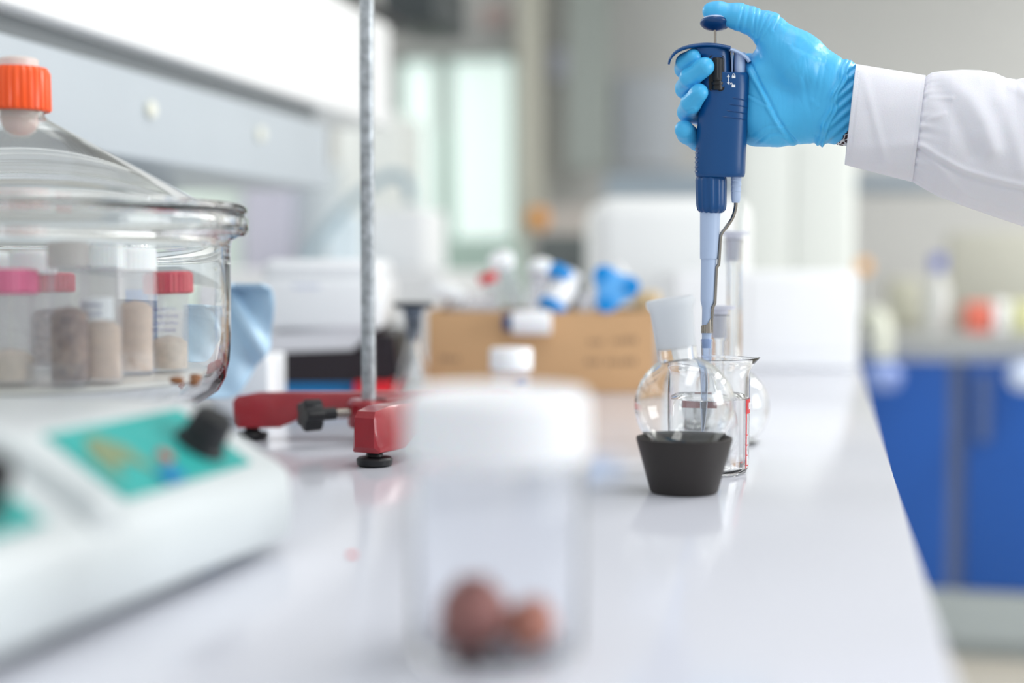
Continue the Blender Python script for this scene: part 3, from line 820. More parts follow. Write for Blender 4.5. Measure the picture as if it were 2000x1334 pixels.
# ================================================================== RETORT STAND
def retort_stand():
    apex = T(0, 0) ; 
    def W(x, d, z): return Vector((0, 0, TZ + z)) + RGT * x + FWD * d
    A = (-.024, 1.452); L = (-.262, 1.428); N = (-.120, 1.236); Hh = (-.1395, 1.382)
    t = thing('retort_stand', 'red three-footed retort stand with tall grey metal rod', 'stand', W(Hh[0], Hh[1], 0))
    m = MB()
    def leg(a, b, h0, h1, w0, w1, zt0, zt1, nfill=12):
        a = Vector((a[0], a[1])); b = Vector((b[0], b[1])); d = (b - a).normalized(); nrm = Vector((-d.y, d.x)); Ln = (b - a).length
        rings = []
        prof = [(-.000, 0), (.0, 1), (1, 1)]
        for i in range(nfill + 1):
            k = i / nfill
            tip = max(0, (k - .84) / .16) if k > .84 else 0
            zt = zt0 + (zt1 - zt0) * k - .004 * tip ** 3
            zb = .023 if k < .82 else .014
            hw = (w0 + (w1 - w0) * k) * (1 - .18 * tip ** 4)
            c = a + d * (Ln * k)
            rr = []
            for (sx, sz) in ((-1.06, 0), (-1.06, .15), (-.85, .85), (-.68, 1), (.68, 1), (.85, .85), (1.06, .15), (1.06, 0), (.95, -.06), (-.95, -.06)):
                rr.append(W(c.x + nrm.x * hw * sx, c.y + nrm.y * hw * sx, zb + (zt - zb) * sz if sz >= 0 else zb - .001))
            rings.append(rr)
        c = b + d * .004
        rings.append([W(c.x + nrm.x * w1 * .62 * (1 if j in (4, 5, 6, 7, 8) else -1), c.y + nrm.y * w1 * .62 * (1 if j in (4, 5, 6, 7, 8) else -1), .018 + (zt1 - .026) * (0 if j in (0, 7, 8, 9) else .12 if j in (1, 6) else .8 if j in (2, 5) else .95)) for j in range(10)])
        m.rings(rings)
    def ext(a, b, e):
        a = Vector(a); b = Vector(b); d = (b - a).normalized(); return tuple(b + d * e)
    leg(A, ext(A, L, .014), 0, 0, .013, .0145, .046, .0485)
    leg(A, ext(A, N, .014), 0, 0, .013, .0155, .046, .053)
    # apex block and cross web with boss
    m.box(-.02, .02, -.02, .02, .016, .046, .005, Matrix.Translation(W(A[0], A[1], 0) - Vector((0, 0, 0))) @ Matrix.Rotation(YAW + .5, 4, 'Z'))
    hc = W(Hh[0], Hh[1], 0)
    m.lathe([(0, .018), (.019, .018), (.021, .021), (.021, .041), (.018, .045), (0, .045)], 40, Matrix.Translation(hc))
    for q in (A,):
        a = W(*Hh, 0); b = W(*q, 0); d = (b - a); an = math.atan2(d.y, d.x)
        m.box(0, d.length, -.013, .013, .020, .044, .004, Matrix.Translation(a) @ Matrix.Rotation(an, 4, 'Z'))
    # web arms joining the boss to both legs
    for q in ((Hh[0] + .02, 1.436), (-.055, 1.375)):
        a = W(*Hh, 0); b = W(*q, 0); d = (b - a); an = math.atan2(d.y, d.x)
        m.box(0, d.length, -.014, .014, .019, .045, .004, Matrix.Translation(a) @ Matrix.Rotation(an, 4, 'Z'))
    m.obj('base', M_red, t, world=True, sharp=35)['label'] = 'red painted cast base'
    for q in (A, L, N):
        MB().lathe([(0, 0), (.0125, 0), (.0155, .0015), (.0160, .006), (.0145, .0078), (.0080, .0088), (.0072, .011), (.0085, .014), (.0085, .0165), (0, .0165)], 32, Matrix.Translation(W(q[0], q[1], 0))).obj('levelling_foot', M_black, t, world=True)
    MB().tube([W(Hh[0], Hh[1], .03), W(Hh[0] - .0005, Hh[1], .35), W(Hh[0] + .001, Hh[1], .72)], .0070, 32).obj('rod', M_rod, t, world=True)
    d = Vector((-.859, -.52, 0)); 
    dw = (RGT * d.x + FWD * d.y).normalized()
    s0 = W(Hh[0], Hh[1], .033)
    Mx = Matrix.Translation(s0) @ dw.to_track_quat('Z', 'Y').to_matrix().to_4x4()
    MB().lathe([(0, .012), (.0042, .012), (.0042, .052), (0, .052)], 20, Mx).obj('clamp_screw', M_steel, t, world=True)
    k = MB(); k.lathe([(0, .036), (.006, .036), (.0062, .050), (.010, .052), (0, .052)], 28, Mx)
    vv = []; n = 80
    rings = []
    for (z, sc) in ((.051, .8), (.053, .97), (.068, 1.0), (.070, .9), (.071, .02)):
        rings.append([Mx @ Vector(((.0138 + .0022 * math.cos(5 * 2 * PI * i / n)) * sc * math.cos(2 * PI * i / n), (.0138 + .0022 * math.cos(5 * 2 * PI * i / n)) * sc * math.sin(2 * PI * i / n), z)) for i in range(n)])
    k.rings(rings); k.obj('clamp_knob', M_black, t, world=True, sharp=40)['label'] = 'black star-shaped clamp knob'
retort_stand()

# ================================================================== DESICCATOR WITH SAMPLE TUBES
DD = 1.10
def desiccator():
    c = T(45, DD)
    t = thing('desiccator', 'large glass desiccator with conical lid and orange screw cap, full of sample tubes', 'desiccator', c)
    body = [(0, .004), (.11, .004), (.118, .0), (.126, .002), (.128, .008), (.127, .030), (.127, .058), (.131, .066), (.139, .0700), (.148, .0765), (.1540, .087), (.1565, .100), (.158, .12), (.1582, .188), (.1595, .194), (.165, .197), (.1705, .1975), (.1725, .2005), (.1725, .2105), (.1700, .2130), (.150, .2130), (.149, .210), (.1535, .200), (.1545, .188), (.1543, .12), (.152, .100), (.1495, .090), (.144, .0815), (.136, .0755), (.126, .0715), (.1225, .062), (.1225, .012), (.118, .008), (0, .008)]
    MB().lathe(body, 128).obj('glass_bowl', M_glassg, t, sharp=60)
    lid = [(.148, .2136), (.1695, .2136), (.1718, .2160), (.1715, .2195), (.168, .2222), (.158, .2235), (.140, .2240), (.1335, .2262), (.022, .2860), (.0185, .2895), (.0180, .298), (.0150, .298), (.0150, .290), (.018, .2830), (.130, .2215), (.136, .2190), (.1465, .2180)]
    MB().lathe(lid, 128, close=True).obj('glass_lid', M_glassg, t, sharp=60)
    MB().lathe([(.0186, .2925), (.0222, .2925), (.0232, .2940), (.0226, .3215), (.0210, .3255), (.0150, .3262), (.0150, .3240), (.0186, .3225)], 144, close=True, rib=.0012, ribn=28, ribz=(.2935, .3220)).obj('screw_cap', M_orange, t, sharp=30)['label'] = 'orange ribbed screw cap'
    MB().lathe([(0, .262), (.006, .263), (.0115, .268), (.0135, .275), (.0140, .29), (.0145, .332), (.0125, .3335), (0, .334)], 40).obj('stopper', mat('translucent_stopper', srgb(236, 228, 222), .35, alpha=.8, sss=.1), t)  # lower bulge imitates the cap's pinkish reflection; upper part is the plug
    pl = MB().lathe([(0, .0845), (.136, .0845), (.1395, .087), (.1395, .0895), (.137, .0905), (0, .0905)], 96).obj('perforated_plate', M_porc, loc=c)
    tag(pl, 'round white porcelain plate inside the glass desiccator under the tubes', 'plate')
    return c
DC = desiccator()
ZP = .0907
def tube_proto(r, h, capr, caph, capm, bodym, label, loc, fill=None, fillh=(.004, .05), name='sample_tube', cat='tube', group=None, ribs=0):
    t = thing(name, label, cat, loc, group=group)
    MB().lathe([(0, .001), (r * .9, 0), (r, .0015), (r * 1.01, h - caph * .3), (r * .96, h - caph * .3), (r * .94, .003), (0, .003)], 40).obj('tube_body', bodym, t)
    MB().lathe([(capr * .93, h - caph), (capr, h - caph + .001), (capr, h - .002), (capr * .93, h), (0, h), (0, h - .002), (capr * .9, h - .002), (capr * .9, h - caph)], 60, close=False, rib=ribs, ribn=30, ribz=(h - caph + .0005, h - .001)).obj('cap', capm, t, sharp=30)
    if fill is not None:
        MB().lathe([(0, fillh[0]), (r * .90, fillh[0]), (r * .90, fillh[1]), (r * .6, fillh[1] + .004), (0, fillh[1] + .006)], 40).obj('contents', fill, t)
    return t
def scribble(mb, cx, cz, wdt, hgt, R, seed, a0, rows=2):
    rnd = random.Random(seed)
    for r_ in range(rows):
        x = -wdt / 2; z = cz - r_ * hgt * 1.9
        while x < wdt / 2:
            l = hgt * (.5 + rnd.random() * .7)
            pts = []
            for k in range(5):
                a = a0 + (cx + x + l * k / 4) / R
                pts.append(((R) * math.cos(a), (R) * math.sin(a), z + hgt * .5 * math.sin(k * 2.1 + rnd.random() * 2)))
            mb.tube(pts, hgt * .09, 5); x += l + hgt * .25
AF = math.atan2(-FWD.y, -FWD.x)          # direction towards the camera
def inside():
    # white-capped tubes
    g = 'white-capped sample tubes in the desiccator'
    a = tube_proto(.0145, .1005, .0165, .018, M_cap, M_tube, 'white-capped tube of tan powder with a handwritten white label, inside the desiccator', T(196, 1.005, ZP), M_tan, (.004, .040), group=g, ribs=.0006)
    lb = MB(); n = 12; R = .0152; vv = []; ff = []
    for i in range(n + 1):
        an = AF - .9 + 1.75 * i / n
        for (rr, z) in ((R, .046), (R, .0620), (R - .0002, .0620), (R - .0002, .046)): vv.append((rr * math.cos(an), rr * math.sin(an), z))
    for i in range(n):
        for j in range(4): ff.append((i * 4 + j, i * 4 + 4 + j, i * 4 + 4 + (j + 1) % 4, i * 4 + (j + 1) % 4))
    L = lb.add(vv, ff).obj('label_sticker', M_label, a)
    ink = MB(); scribble(ink, -.004, .0565, .016, .0034, R + .0002, 3, AF, 2); ink.obj('handwriting', M_ink, L)
    tube_proto(.0140, .1010, .0165, .018, M_cap, M_tube, 'white-capped tube of tan powder with a pale blue strip, right of the labelled tube', T(262, 1.065, ZP), M_tan, (.004, .054), group=g, ribs=.0006)
    tube_proto(.0150, .1000, .0168, .018, M_cap, M_tubec, 'white-capped empty tube standing between pink-capped pot and brown seed jar', T(66, 1.045, ZP), None, group=g, ribs=.0006)
    tube_proto(.0140, .1010, .0165, .018, M_cap, M_tubec, 'white-capped tube cut by the left edge, beside the pink-capped pot', T(-22, 1.06, ZP), None, group=g, ribs=.0006)
    tube_proto(.0135, .1030, .0142, .020, mat('beige_cap', srgb(238, 232, 228), .4, alpha=.55), M_tubec, 'tall slim tube of dark brown seeds with a beige cap', T(134, .985, ZP), M_brown, (.004, .050), group=g)
    # red and pink capped pots
    g2 = 'screw-capped sample pots in the desiccator'
    c_ = tube_proto(.0150, .0830, .0182, .0180, M_redcap, M_tube, 'red-capped pot of beige seeds with violet handwriting, right of the tubes', T(328, 1.09, ZP), M_beige, (.004, .024), 'sample_pot', 'pot', g2, .0008)
    ink = MB(); scribble(ink, -.001, .052, .018, .0030, .0155, 5, AF, 4); ink.obj('handwriting', M_inkpale, c_)
    tube_proto(.0165, .0825, .0188, .0175, M_pinkcap, M_tube, 'pink-capped pot of cream seeds at the left edge, frontmost in the desiccator', T(20, .985, ZP), M_beige, (.004, .020), 'sample_pot', 'pot', g2, .0008)
    tube_proto(.0160, .0850, .0190, .0170, M_redcap, M_tubec, 'red-capped pot of dark brown seeds behind the slim beige-capped tube', T(97, 1.10, ZP), M_brown, (.004, .048), 'sample_pot', 'pot', g2, .0008)
    o = MB().box(-.012, .012, -.0006, .0006, 0, .070, 0, Matrix.Rotation(YAW, 4, 'Z')).obj('blue_card', M_bluecap, loc=T(276, 1.115, ZP), smooth=False)
    tag(o, 'bright blue card strip standing behind the second white-capped tube', 'card')
    o = MB().box(-.019, .019, -.004, .004, 0, .017, .001, Matrix.Rotation(YAW, 4, 'Z')).obj('plastic_slide_box', M_tube, loc=T(105, .975, ZP))
    tag(o, 'low milky plastic slide box in front of the tubes, near the pink-capped pot', 'box')
    for i, (px, d, s, lab) in enumerate(((344, 1.0, .0042, 'brown seed lying in front of the red-capped pot, nearest the tubes'), (381, 1.03, .0040, 'brown seed resting against the desiccator wall, furthest back of three'), (377, .985, .0040, 'tan seed on the plate edge, lowest of the three loose seeds'))):
        o = blob(MB(), s, 1.35, .8, .7, .3, i + 2).obj('loose_seed', M_seed, loc=T(px, d, ZP + s * .62)); o.rotation_euler = (.1, .1, i * 1.3)
        tag(o, lab, 'seed', 'loose seeds on the desiccator plate')
inside()

# ================================================================== STIRRER IN THE LEFT FOREGROUND
def stirrer():
    ax = RGT * -.277 + FWD * -.961; nn = RGT * .961 + FWD * -.277
    org = Vector((0, 0, TZ)) + RGT * -.141 + FWD * .842      # far bottom front corner
    def W(s, q, z): return org + ax * s + nn * q + UP * z     # s along the row, q outwards
    t = thing('magnetic_stirrer', 'white multi-position stirrer with teal control panels at lower left', 'stirrer', org)
    sec = [(0, .010), (.002, .014), (.004, .030), (.002, .048), (-.006, .0545), (-.012, .0575), (-.056, .0862), (-.062, .0895), (-.070, .0905), (-.235, .0905), (-.243, .086), (-.245, .078), (-.245, .014), (-.240, .010)]
    L = .62; m = MB(); rings = []
    for s, inset in ((-.036, .034), (-.033, .018), (-.026, .006), (-.014, 0), (.1, 0), (.3, 0), (L, 0)):
        rings.append([W(s, q - inset * (1 if q > -.12 else -1), z + (-(z - .045) * inset * 6)) for (q, z) in sec])
    m.rings(rings); m.obj('housing', M_stir, t, world=True, sharp=50)
    # raised ridges between the positions
    for k, s0 in enumerate((.180, .384)):
        r = MB(); rings = []
        for (q, z) in ((.000, .046), (.0025, .052), (.001, .060), (-.004, .066), (-.056, .0925), (-.066, .096), (-.2, .096)):
            rings.append([W(s0 + ds, q, z + dz) for (ds, dz) in ((-.014, -.012), (-.007, 0), (.007, 0), (.014, -.012))])
        r.rings(rings); r.obj('divider_ridge', M_stir, t, world=True)
    su = Vector((-.045, .0285)); sl = su.length; un = (-nn * .045 + UP * .0285).normalized(); pn = ax.cross(un).normalized()
    if pn.z < 0: pn = -pn
    def onp(s, k, off=0.0): return W(s, -.0105 - .047 * k, .0575 + .0300 * k) + pn * off
    for j, s0 in enumerate((.012, .216, .420)):
        pa = MB(); q = [onp(s0, .0, -.001), onp(s0 + .136, .0, -.001), onp(s0 + .136, 1.0, -.001), onp(s0, 1.0, -.001)]; q2 = [p + pn * .0022 for p in q]
        pa.rings([q, q2]); pan = pa.obj('control_panel', M_teal, t, world=True, smooth=False); pan['label'] = 'teal control panel'
        kn = onp(s0 + .028, .40, .0012)
        Mk = Matrix.Translation(kn - org) @ pn.to_track_quat('Z', 'Y').to_matrix().to_4x4()
        MB().lathe([(0, 0), (.0155, 0), (.0150, .003), (.0130, .004), (.0118, .020), (.0105, .022), (0, .022)], 40, Mk, rib=.0007, ribn=16, ribz=(.004, .02)).obj('knob', M_black, pan)
        dot = onp(s0 + .070, .36, .0012); Md = Matrix.Translation(dot - org) @ pn.to_track_quat('Z', 'Y').to_matrix().to_4x4()
        MB().lathe([(0, 0), (.0052, 0), (.0048, .0022), (0, .003)], 24, Md).obj('indicator_lamp', mat('red_lamp', srgb(180, 88, 78), .4), pan)
        bl = onp(s0 + .086, .10, .0012); Md = Matrix.Translation(bl - org) @ pn.to_track_quat('Z', 'Y').to_matrix().to_4x4()
        MB().box(-.009, .009, -.005, .005, 0, .003, .001, Md).obj('switch', mat('blue_switch', srgb(6, 120, 176), .4), pan)
        ar = MB(); n = 10; vv = []; ff = []
        for i in range(n + 1):
            s_ = s0 + .090 + .034 * i / n; kk = .24 + .25 * math.sin(PI * i / n)
            for (dk, off) in ((-.2, .0013), (.2, .0013), (.2, .0019), (-.2, .0019)): vv.append(onp(s_, kk + dk + .15, off) - org)
        for i in range(n):
            for jj in range(4): ff.append((i * 4 + jj, i * 4 + 4 + jj, i * 4 + 4 + (jj + 1) % 4, i * 4 + (jj + 1) % 4))
        ar.add(vv, ff).obj('scale_arc', mat('tan_print', srgb(124, 140, 106), .5), pan)
    for (s, q) in ((.04, -.03), (.04, -.22), (.56, -.03), (.56, -.22), (.30, -.03)):
        MB().lathe([(0, 0), (.009, 0), (.010, .002), (.010, .011), (0, .011)], 24, Matrix.Translation(W(s, q, 0) - org)).obj('foot', mat('blue_grey_foot', srgb(96, 120, 150), .5), t)
stirrer()

# ================================================================== FOREGROUND JAR OF NUTS
DJ = .625
def jar():
    c = T(970, DJ); r = .0375
    t = thing('plastic_jar', 'clear plastic jar with a white screw lid in the near foreground', 'jar', c)
    MB().lathe([(0, .002), (r * .85, 0), (r * .97, .002), (r, .007), (r, .088), (r * .94, .092), (r * .94, .100), (r * .94 - .0011, .100), (r * .94 - .0011, .0925), (r - .0011, .087), (r - .0011, .008), (r * .9, .0034), (0, .0034)], 96).obj('jar_body', M_jar, t)
    MB().lathe([(.0385, .0885), (.0402, .089), (.0402, .112), (.0396, .1165), (.0375, .1185), (.0345, .1190), (.0325, .1175), (0, .1175), (0, .1155), (.0370, .1155), (.0370, .0885)], 96, rib=.0004, ribn=48, ribz=(.09, .118)).obj('lid', M_cap, t, sharp=30)
    spec = ((922, DJ - .002, .0158, M_nut, 1.05, 'large reddish brown nut at the bottom of the clear jar, biggest of the three'), (1038, DJ - .004, .0112, M_nut2, 1, 'small tan nut at the right side of the clear jar'), (986, DJ + .014, .0066, M_nut, .9, 'small dark reddish nut between the two bigger ones in the clear jar'))
    for i, (px, d, s, m, k, lab) in enumerate(spec):
        o = blob(MB(), s, 1.0, 1.1, 1.0 * k, .22, i + 11).obj('nut', m, loc=T(px, d, .0036 + s * .97)); tag(o, lab, 'nut', 'nuts in the clear jar')
jar()
o = blob(MB(), .0026, 1, 1, .5, .2, 31).obj('red_bead', M_redbright, loc=PZ(687, 1083, TZ + .0012)); tag(o, 'tiny bright red speck lying on the worktop left of the clear jar', 'bead')

# ================================================================== MIDDLE DISTANCE ON THE BENCH
def cbox(mb, w_, th, z0, z1, r, M=None): return mb.box(-w_ / 2, w_ / 2, 0, th, z0, z1, r, M)
def pxw(a, b, d): return (b - a) / F * d
def carton():
    d = 1.97; c = T(1058, d); wd = pxw(834, 1281, d); h = .113; th = .24; k = .004
    t = thing('cardboard_box', 'open brown cardboard box full of tubes and caps on the bench', 'box', c, YAW)
    m = MB(); m.box(-wd / 2, wd / 2, 0, k, 0, h, .001); m.box(-wd / 2, wd / 2, th - k, th, 0, h, .001); m.box(-wd / 2, -wd / 2 + k, k, th - k, 0, h, .001); m.box(wd / 2 - k, wd / 2, k, th - k, 0, h, .001); m.box(-wd / 2 + k, wd / 2 - k, k, th - k, 0, k)
    m.obj('carton_walls', M_card, t)
    rnd = random.Random(4)
    for (px, py, n_) in ((1165, 666, 3), (1222, 664, 5), (1160, 706, 3), (1216, 706, 6), (880, 700, 4)):
        pr = MB()
        for i in range(n_):
            x = (px - 1058 + (i - n_ / 2) * 10) / F * d; z = .172 - (py - 525) / F * d
            pr.box(x, x + .0042, -.0004, 0, z - .0045, z + .0035 * rnd.random() + .001)
        p = pr.obj('faded_print', M_cardprint, t, smooth=False); p['label'] = 'faded illegible grey print'
    # contents: tubes and caps heaped up to the rim
    def lay(px, py, dd): return T(px, dd, .172 - (py - 525) / F * dd)
    g = 'tubes heaped in the cardboard box'
    def ctube(label, loc, rot, capm, bodym=M_tube, r=.0145, h=.095):
        t2 = thing('centrifuge_tube', label, 'tube', loc, rot=rot, group=g)
        MB().lathe([(0, 0), (r * .3, .002), (r, .016), (r, h - .006), (r * .92, h - .006), (r * .92, .016), (0, .004)], 28).obj('tube_body', bodym, t2)
        MB().lathe([(r * 1.18, h - .014), (r * 1.2, h - .001), (r * 1.1, h), (0, h), (0, h - .002), (r * 1.1, h - .002), (r * 1.1, h - .014)], 32, rib=.0006, ribn=16).obj('cap', capm, t2)
        return t2
    Rz = YAW
    A_ = ctube('tube with red cap pointing up at the left of the box', lay(972, 600, 2.08), (0, math.radians(-18), Rz), M_redbright, M_tube, .0120, .052)
    spec = [
        ((985, 612, 2.10), (.3, -1.25, Rz), M_cap, 'clear tube with white cap lying toward the left rim of the box'),
        ((1044, 640, 2.03), (-.35, .1, Rz), M_cap, 'frosted tube standing in the middle of the box with white cap'),
        ((1010, 606, 2.06), (.55, -.3, Rz), M_cap, 'pale tube leaning in the box between red cap and blue cap'),
        ((1125, 606, 2.16), (.1, .9, Rz), M_cap, 'pale tube lying behind the blue lobed clamp in the box'),
        ((1040, 616, 2.16), (.6, .2, Rz), M_cap, 'pale tube leaning backwards in the middle of the box'),
    ]
    for (q, rt, cm, lb) in spec: copy_tree(ctube.proto if hasattr(ctube, 'proto') else setattr(ctube, 'proto', ctube('x', (0, 0, -5), (0, 0, 0), M_cap, M_tube)) or ctube.proto, lay(*q), rt, lb)
    for ch in list(ctube.proto.children): bpy.data.objects.remove(ch)
    bpy.data.objects.remove(ctube.proto)
    # white scoop over the left rim
    o = MB().lathe([(0, 0), (.018, 0), (.021, .004), (.021, .012), (.018, .016), (0, .016)], 40, Matrix.Rotation(.35, 4, 'Y')).obj('petri_dish', M_white, loc=lay(872, 584, 2.02)); tag(o, 'round white plastic dish lying on top at the left rim of the box', 'dish')
    o.scale = (1.3, 1.1, 1.1)
    # white bottle hanging over the front rim, navy cap
    t3 = thing('sample_bottle', 'white bottle with navy cap lying over the front rim of the box', 'bottle', lay(982, 630, 1.955), rot=(0, PI / 2, Rz))
    MB().lathe([(0, .012), (.014, .012), (.0165, .015), (.0165, .064), (.014, .066), (0, .066)], 36).obj('bottle_body', M_cap, t3)
    MB().lathe([(0, 0), (.010, 0), (.0115, .002), (.0115, .013), (0, .013)], 30).obj('cap', mat('navy_cap', srgb(30, 70, 120), .4), t3)
    # two blue caps with white bottles
    t4 = thing('wash_bottle_head', 'white bottle with bright blue collar leaning in the box', 'bottle', lay(1085, 592, 1.99), rot=(-.25, .55, Rz))
    MB().lathe([(0, -.01), (.016, -.01), (.018, .0), (.018, .030), (.013, .040), (.013, .052), (0, .052)], 36).obj('bottle_body', mat('glossy_white', srgb(252, 252, 252), .15), t4)
    MB().lathe([(.0195, -.014), (.0215, -.012), (.0215, -.002), (.0195, 0), (.016, 0), (.016, -.014)], 36, close=True).obj('collar', M_bluecap, t4)
    MB().lathe([(0, .0), (.015, .0), (.018, .004), (.018, .014), (.015, .018), (0, .018)], 36, Matrix.Translation((-.016, -.004, .030))).obj('collar', M_bluecap, t4)
    # blue lobed knob
    t5 = thing('lobed_clamp', 'bright blue three-lobed plastic clamp at the right of the box', 'clamp', lay(1197, 564, 1.985), rot=(PI / 2 - .1, 0, Rz))
    m5 = MB(); rings = []
    for (z, sc) in ((-.006, 1.05), (-.004, 1.22), (.008, 1.22), (.010, 1.05)):
        rings.append([((.0245 + .0060 * math.cos(3 * a - .3)) * sc * math.cos(a), (.0245 + .0060 * math.cos(3 * a - .3)) * sc * math.sin(a), z) for a in [2 * PI * i / 90 for i in range(90)]])
    m5.rings(rings); m5.obj('lobes', mat('mid_blue_plastic', srgb(92, 172, 236), .4), t5)
    for a in (.1, .1 + 2 * PI / 3, .1 + 4 * PI / 3):
        MB().lathe([(0, 0), (.0095, 0), (.011, .002), (.010, .005), (0, .006)], 28, Matrix.Translation((.026 * math.cos(a), .026 * math.sin(a), .009))).obj('lobe_cap', M_bluecap, t5)
    o = MB().box(-.02, .02, -.012, .012, 0, .028, .006).obj('crumpled_packet', mat('cream_paper', srgb(214, 190, 150), .8), loc=lay(1262, 606, 2.10)); tag(o, 'beige paper packet at the right corner inside the box', 'packet')
    o = blob(MB(), .024, 1.6, 1, .8, .4, 5, sub=4).obj('clear_bag', M_tube, loc=lay(920, 596, 2.10)); tag(o, 'crumpled clear plastic bag heaped at the left inside the box', 'bag')
    o = blob(MB(), .022, 1.3, 1, .8, .4, 8, sub=4).obj('clear_bag', M_tube, loc=lay(1162, 590, 2.02)); tag(o, 'crumpled clear plastic bag beside the blue lobed clamp in the box', 'bag')
    # filler deep in the box keeps the heap up
    o = MB().box(-wd / 2 + .012, wd / 2 - .012, .01, th - .01, .005, .072, .01).obj('paper_padding', mat('grey_paper', srgb(200, 200, 205), .8), loc=c); o.rotation_euler.z = YAW
    tag(o, 'pale paper padding under the tubes inside the cardboard box', 'padding')
carton()

def small_jar():
    c = T(998, 1.80)
    t = thing('sample_pot', 'small milky pot with a white lid standing before the cardboard box', 'pot', c)
    r = .0245
    MB().lathe([(0, 0), (r * .95, 0), (r, .002), (r, .05), (r * .95, .05), (r * .95, .003), (0, .003)], 40).obj('pot_body', M_tube, t)
    MB().lathe([(r * 1.08, .044), (r * 1.1, .045), (r * 1.1, .069), (r * 1.02, .0715), (0, .0715), (0, .069), (r * 1.02, .069), (r * 1.02, .044)], 48, rib=.0005, ribn=24).obj('lid', M_cap, t)
    MB().box(-.007, .005, -.0006, .0002, .020, .032, 0, Matrix.Translation(-FWD * r + RGT * .014) @ Matrix.Rotation(YAW + .5, 4, 'Z')).obj('dark_print', M_ink, t)
small_jar()

def erlenmeyer():
    c = T(807, 1.76)
    t = thing('conical_flask', 'small conical glass flask with a black stopper left of the box', 'flask', c)
    prof = [(0, .001), (.028, 0), (.0325, .0025), (.0325, .007), (.029, .018), (.0105, .073), (.0095, .078), (.0100, .108), (.0118, .110)]
    MB().lathe(shell(prof, .0014), 56).obj('glass_body', M_flaskglass, t)
    s = MB().lathe([(0, .083), (.0075, .083), (.0092, .111), (.0110, .113), (.0115, .121), (.0235, .1235), (.0235, .1260), (0, .1262)], 40).obj('stopper', mat('stopper_rubber', srgb(88, 98, 112), .5), t)
    MB().lathe([(0, .1255), (.0245, .1255), (.0245, .1305), (0, .1307)], 40).obj('stopper_disc', M_black, t)
erlenmeyer()

def instrument():
    # low white instrument on a dark base, folders under it
    d = 1.93; c = T(640, d, 0)
    x = lambda px: (px - 640) / F * d
    z = lambda py: .172 - (py - 525) / F * d
    o = MB().box(x(512), x(690), 0, .22, 0, z(749), .001).obj('folder', M_bookb, loc=c); o.rotation_euler.z = YAW
    tag(o, 'blue card folder lying under the dark instrument base', 'folder')
    o = MB().box(x(694), x(768), -.02, .18, 0, z(745), .002).obj('folder', M_redbright, loc=c); o.rotation_euler.z = YAW
    tag(o, 'bright red folder lying behind the foot of the retort stand', 'folder')
    t = thing('bench_balance', 'low white instrument with domed top on a black base, behind the retort stand', 'instrument', T(640, d, z(748)), YAW)
    z0 = z(748)
    m = MB(); rings = []
    for (yy, ins) in ((.0, 0), (.25, 0)):
        rings.append([(x(514), yy, 0), (x(755), yy, 0), (x(780), yy, .012), (x(770), yy, z(655) - z0), (x(722), yy, z(650) - z0), (x(690), yy, z(684) - z0), (x(514), yy, z(690) - z0)])
    m.rings(rings); m.obj('base', M_dark, t, sharp=30)
    m = MB(); rings = []
    yl = [0.002, .004, .012, .25, .262]
    for yy in yl:
        k = 0 if yy > .005 and yy < .26 else .004
        rings.append([(x(514) + k, yy, z(689) - z0), (x(688), yy, z(683) - z0), (x(716), yy, z(655) - z0), (x(716), yy, z(640) - z0), (x(512) + k, yy, z(652) - z0)])
    m.rings(rings); m.obj('drawer_front', mat('off_white_drawer', srgb(222, 222, 226), .4), t, sharp=30)
    m = MB()
    m.box(x(508), x(745), -.006, .265, z(644) - z0, z(545) - z0, .008); m.box(x(513), x(738), .0, .25, z(550) - z0, z(506) - z0, .012)
    m.obj('housing', M_white, t)
    pr = MB()
    for i in range(6): pr.box(x(574 + i * 9), x(580 + i * 9), -.0068, -.0058, z(563) - z0, z(556) - z0)
    pr.obj('faded_mark', mat('pale_grey_print', srgb(200, 206, 226), .5), t, smooth=False)
    # white block left of it, draped by pale blue sheet
    o = MB().box(-.03, .036, 0, .12, 0, .072, .004).obj('white_box', M_white, loc=T(462, 1.60)); o.rotation_euler.z = YAW
    tag(o, 'plain white box standing behind the desiccator under the pale blue sheet', 'box')
instrument()

def blue_sheet():
    # pale blue crumpled sheet hanging down behind the desiccator
    d = 1.52
    def pt(px, py, off): return T(px, d + off, .172 - (py - 525) / F * d)
    poly_r = [(553, 512), (556, 524), (566, 533), (590, 537), (620, 535), (650, 528), (680, 524), (700, 512), (720, 494), (745, 478), (768, 462), (775, 440)]
    n = 40; vv = []; rows = []
    for i in range(n + 1):
        py = 553 + (776 - 553) * i / n
        xr = np.interp(py, [a for a, b in poly_r], [b for a, b in poly_r])
        row = []
        for j in range(31):
            k = j / 30; px = 380 + (xr - 380) * k
            fold = .006 * math.sin((px * .03 + py * .018)) + .0025 * math.sin(px * .07 - py * .05) + .02 * ((py - 553) / 220) ** 2 * math.sin(px * .02)
            fold += .012 * max(0, 1 - abs((px - 462) - (py - 600) * .55) / 22)
            if i == 0: fold += .03
            if i == 1: fold += .01
            row.append(pt(px, py, -fold))
        rows.append(row)
    m = MB(); vv = [p for r_ in rows for p in r_]; ff = []
    for i in range(n):
        for j in range(30): ff.append((i * 31 + j, i * 31 + j + 1, (i + 1) * 31 + j + 1, (i + 1) * 31 + j))
    o = m.add(vv, ff).obj('plastic_sheet', M_ltblue, world=True, loc=T(480, d, 0), sharp=180)
    s = o.modifiers.new('thickness', 'SOLIDIFY'); s.thickness = .003
    tag(o, 'pale blue crumpled plastic sheet hanging behind the glass desiccator', 'sheet')
blue_sheet()

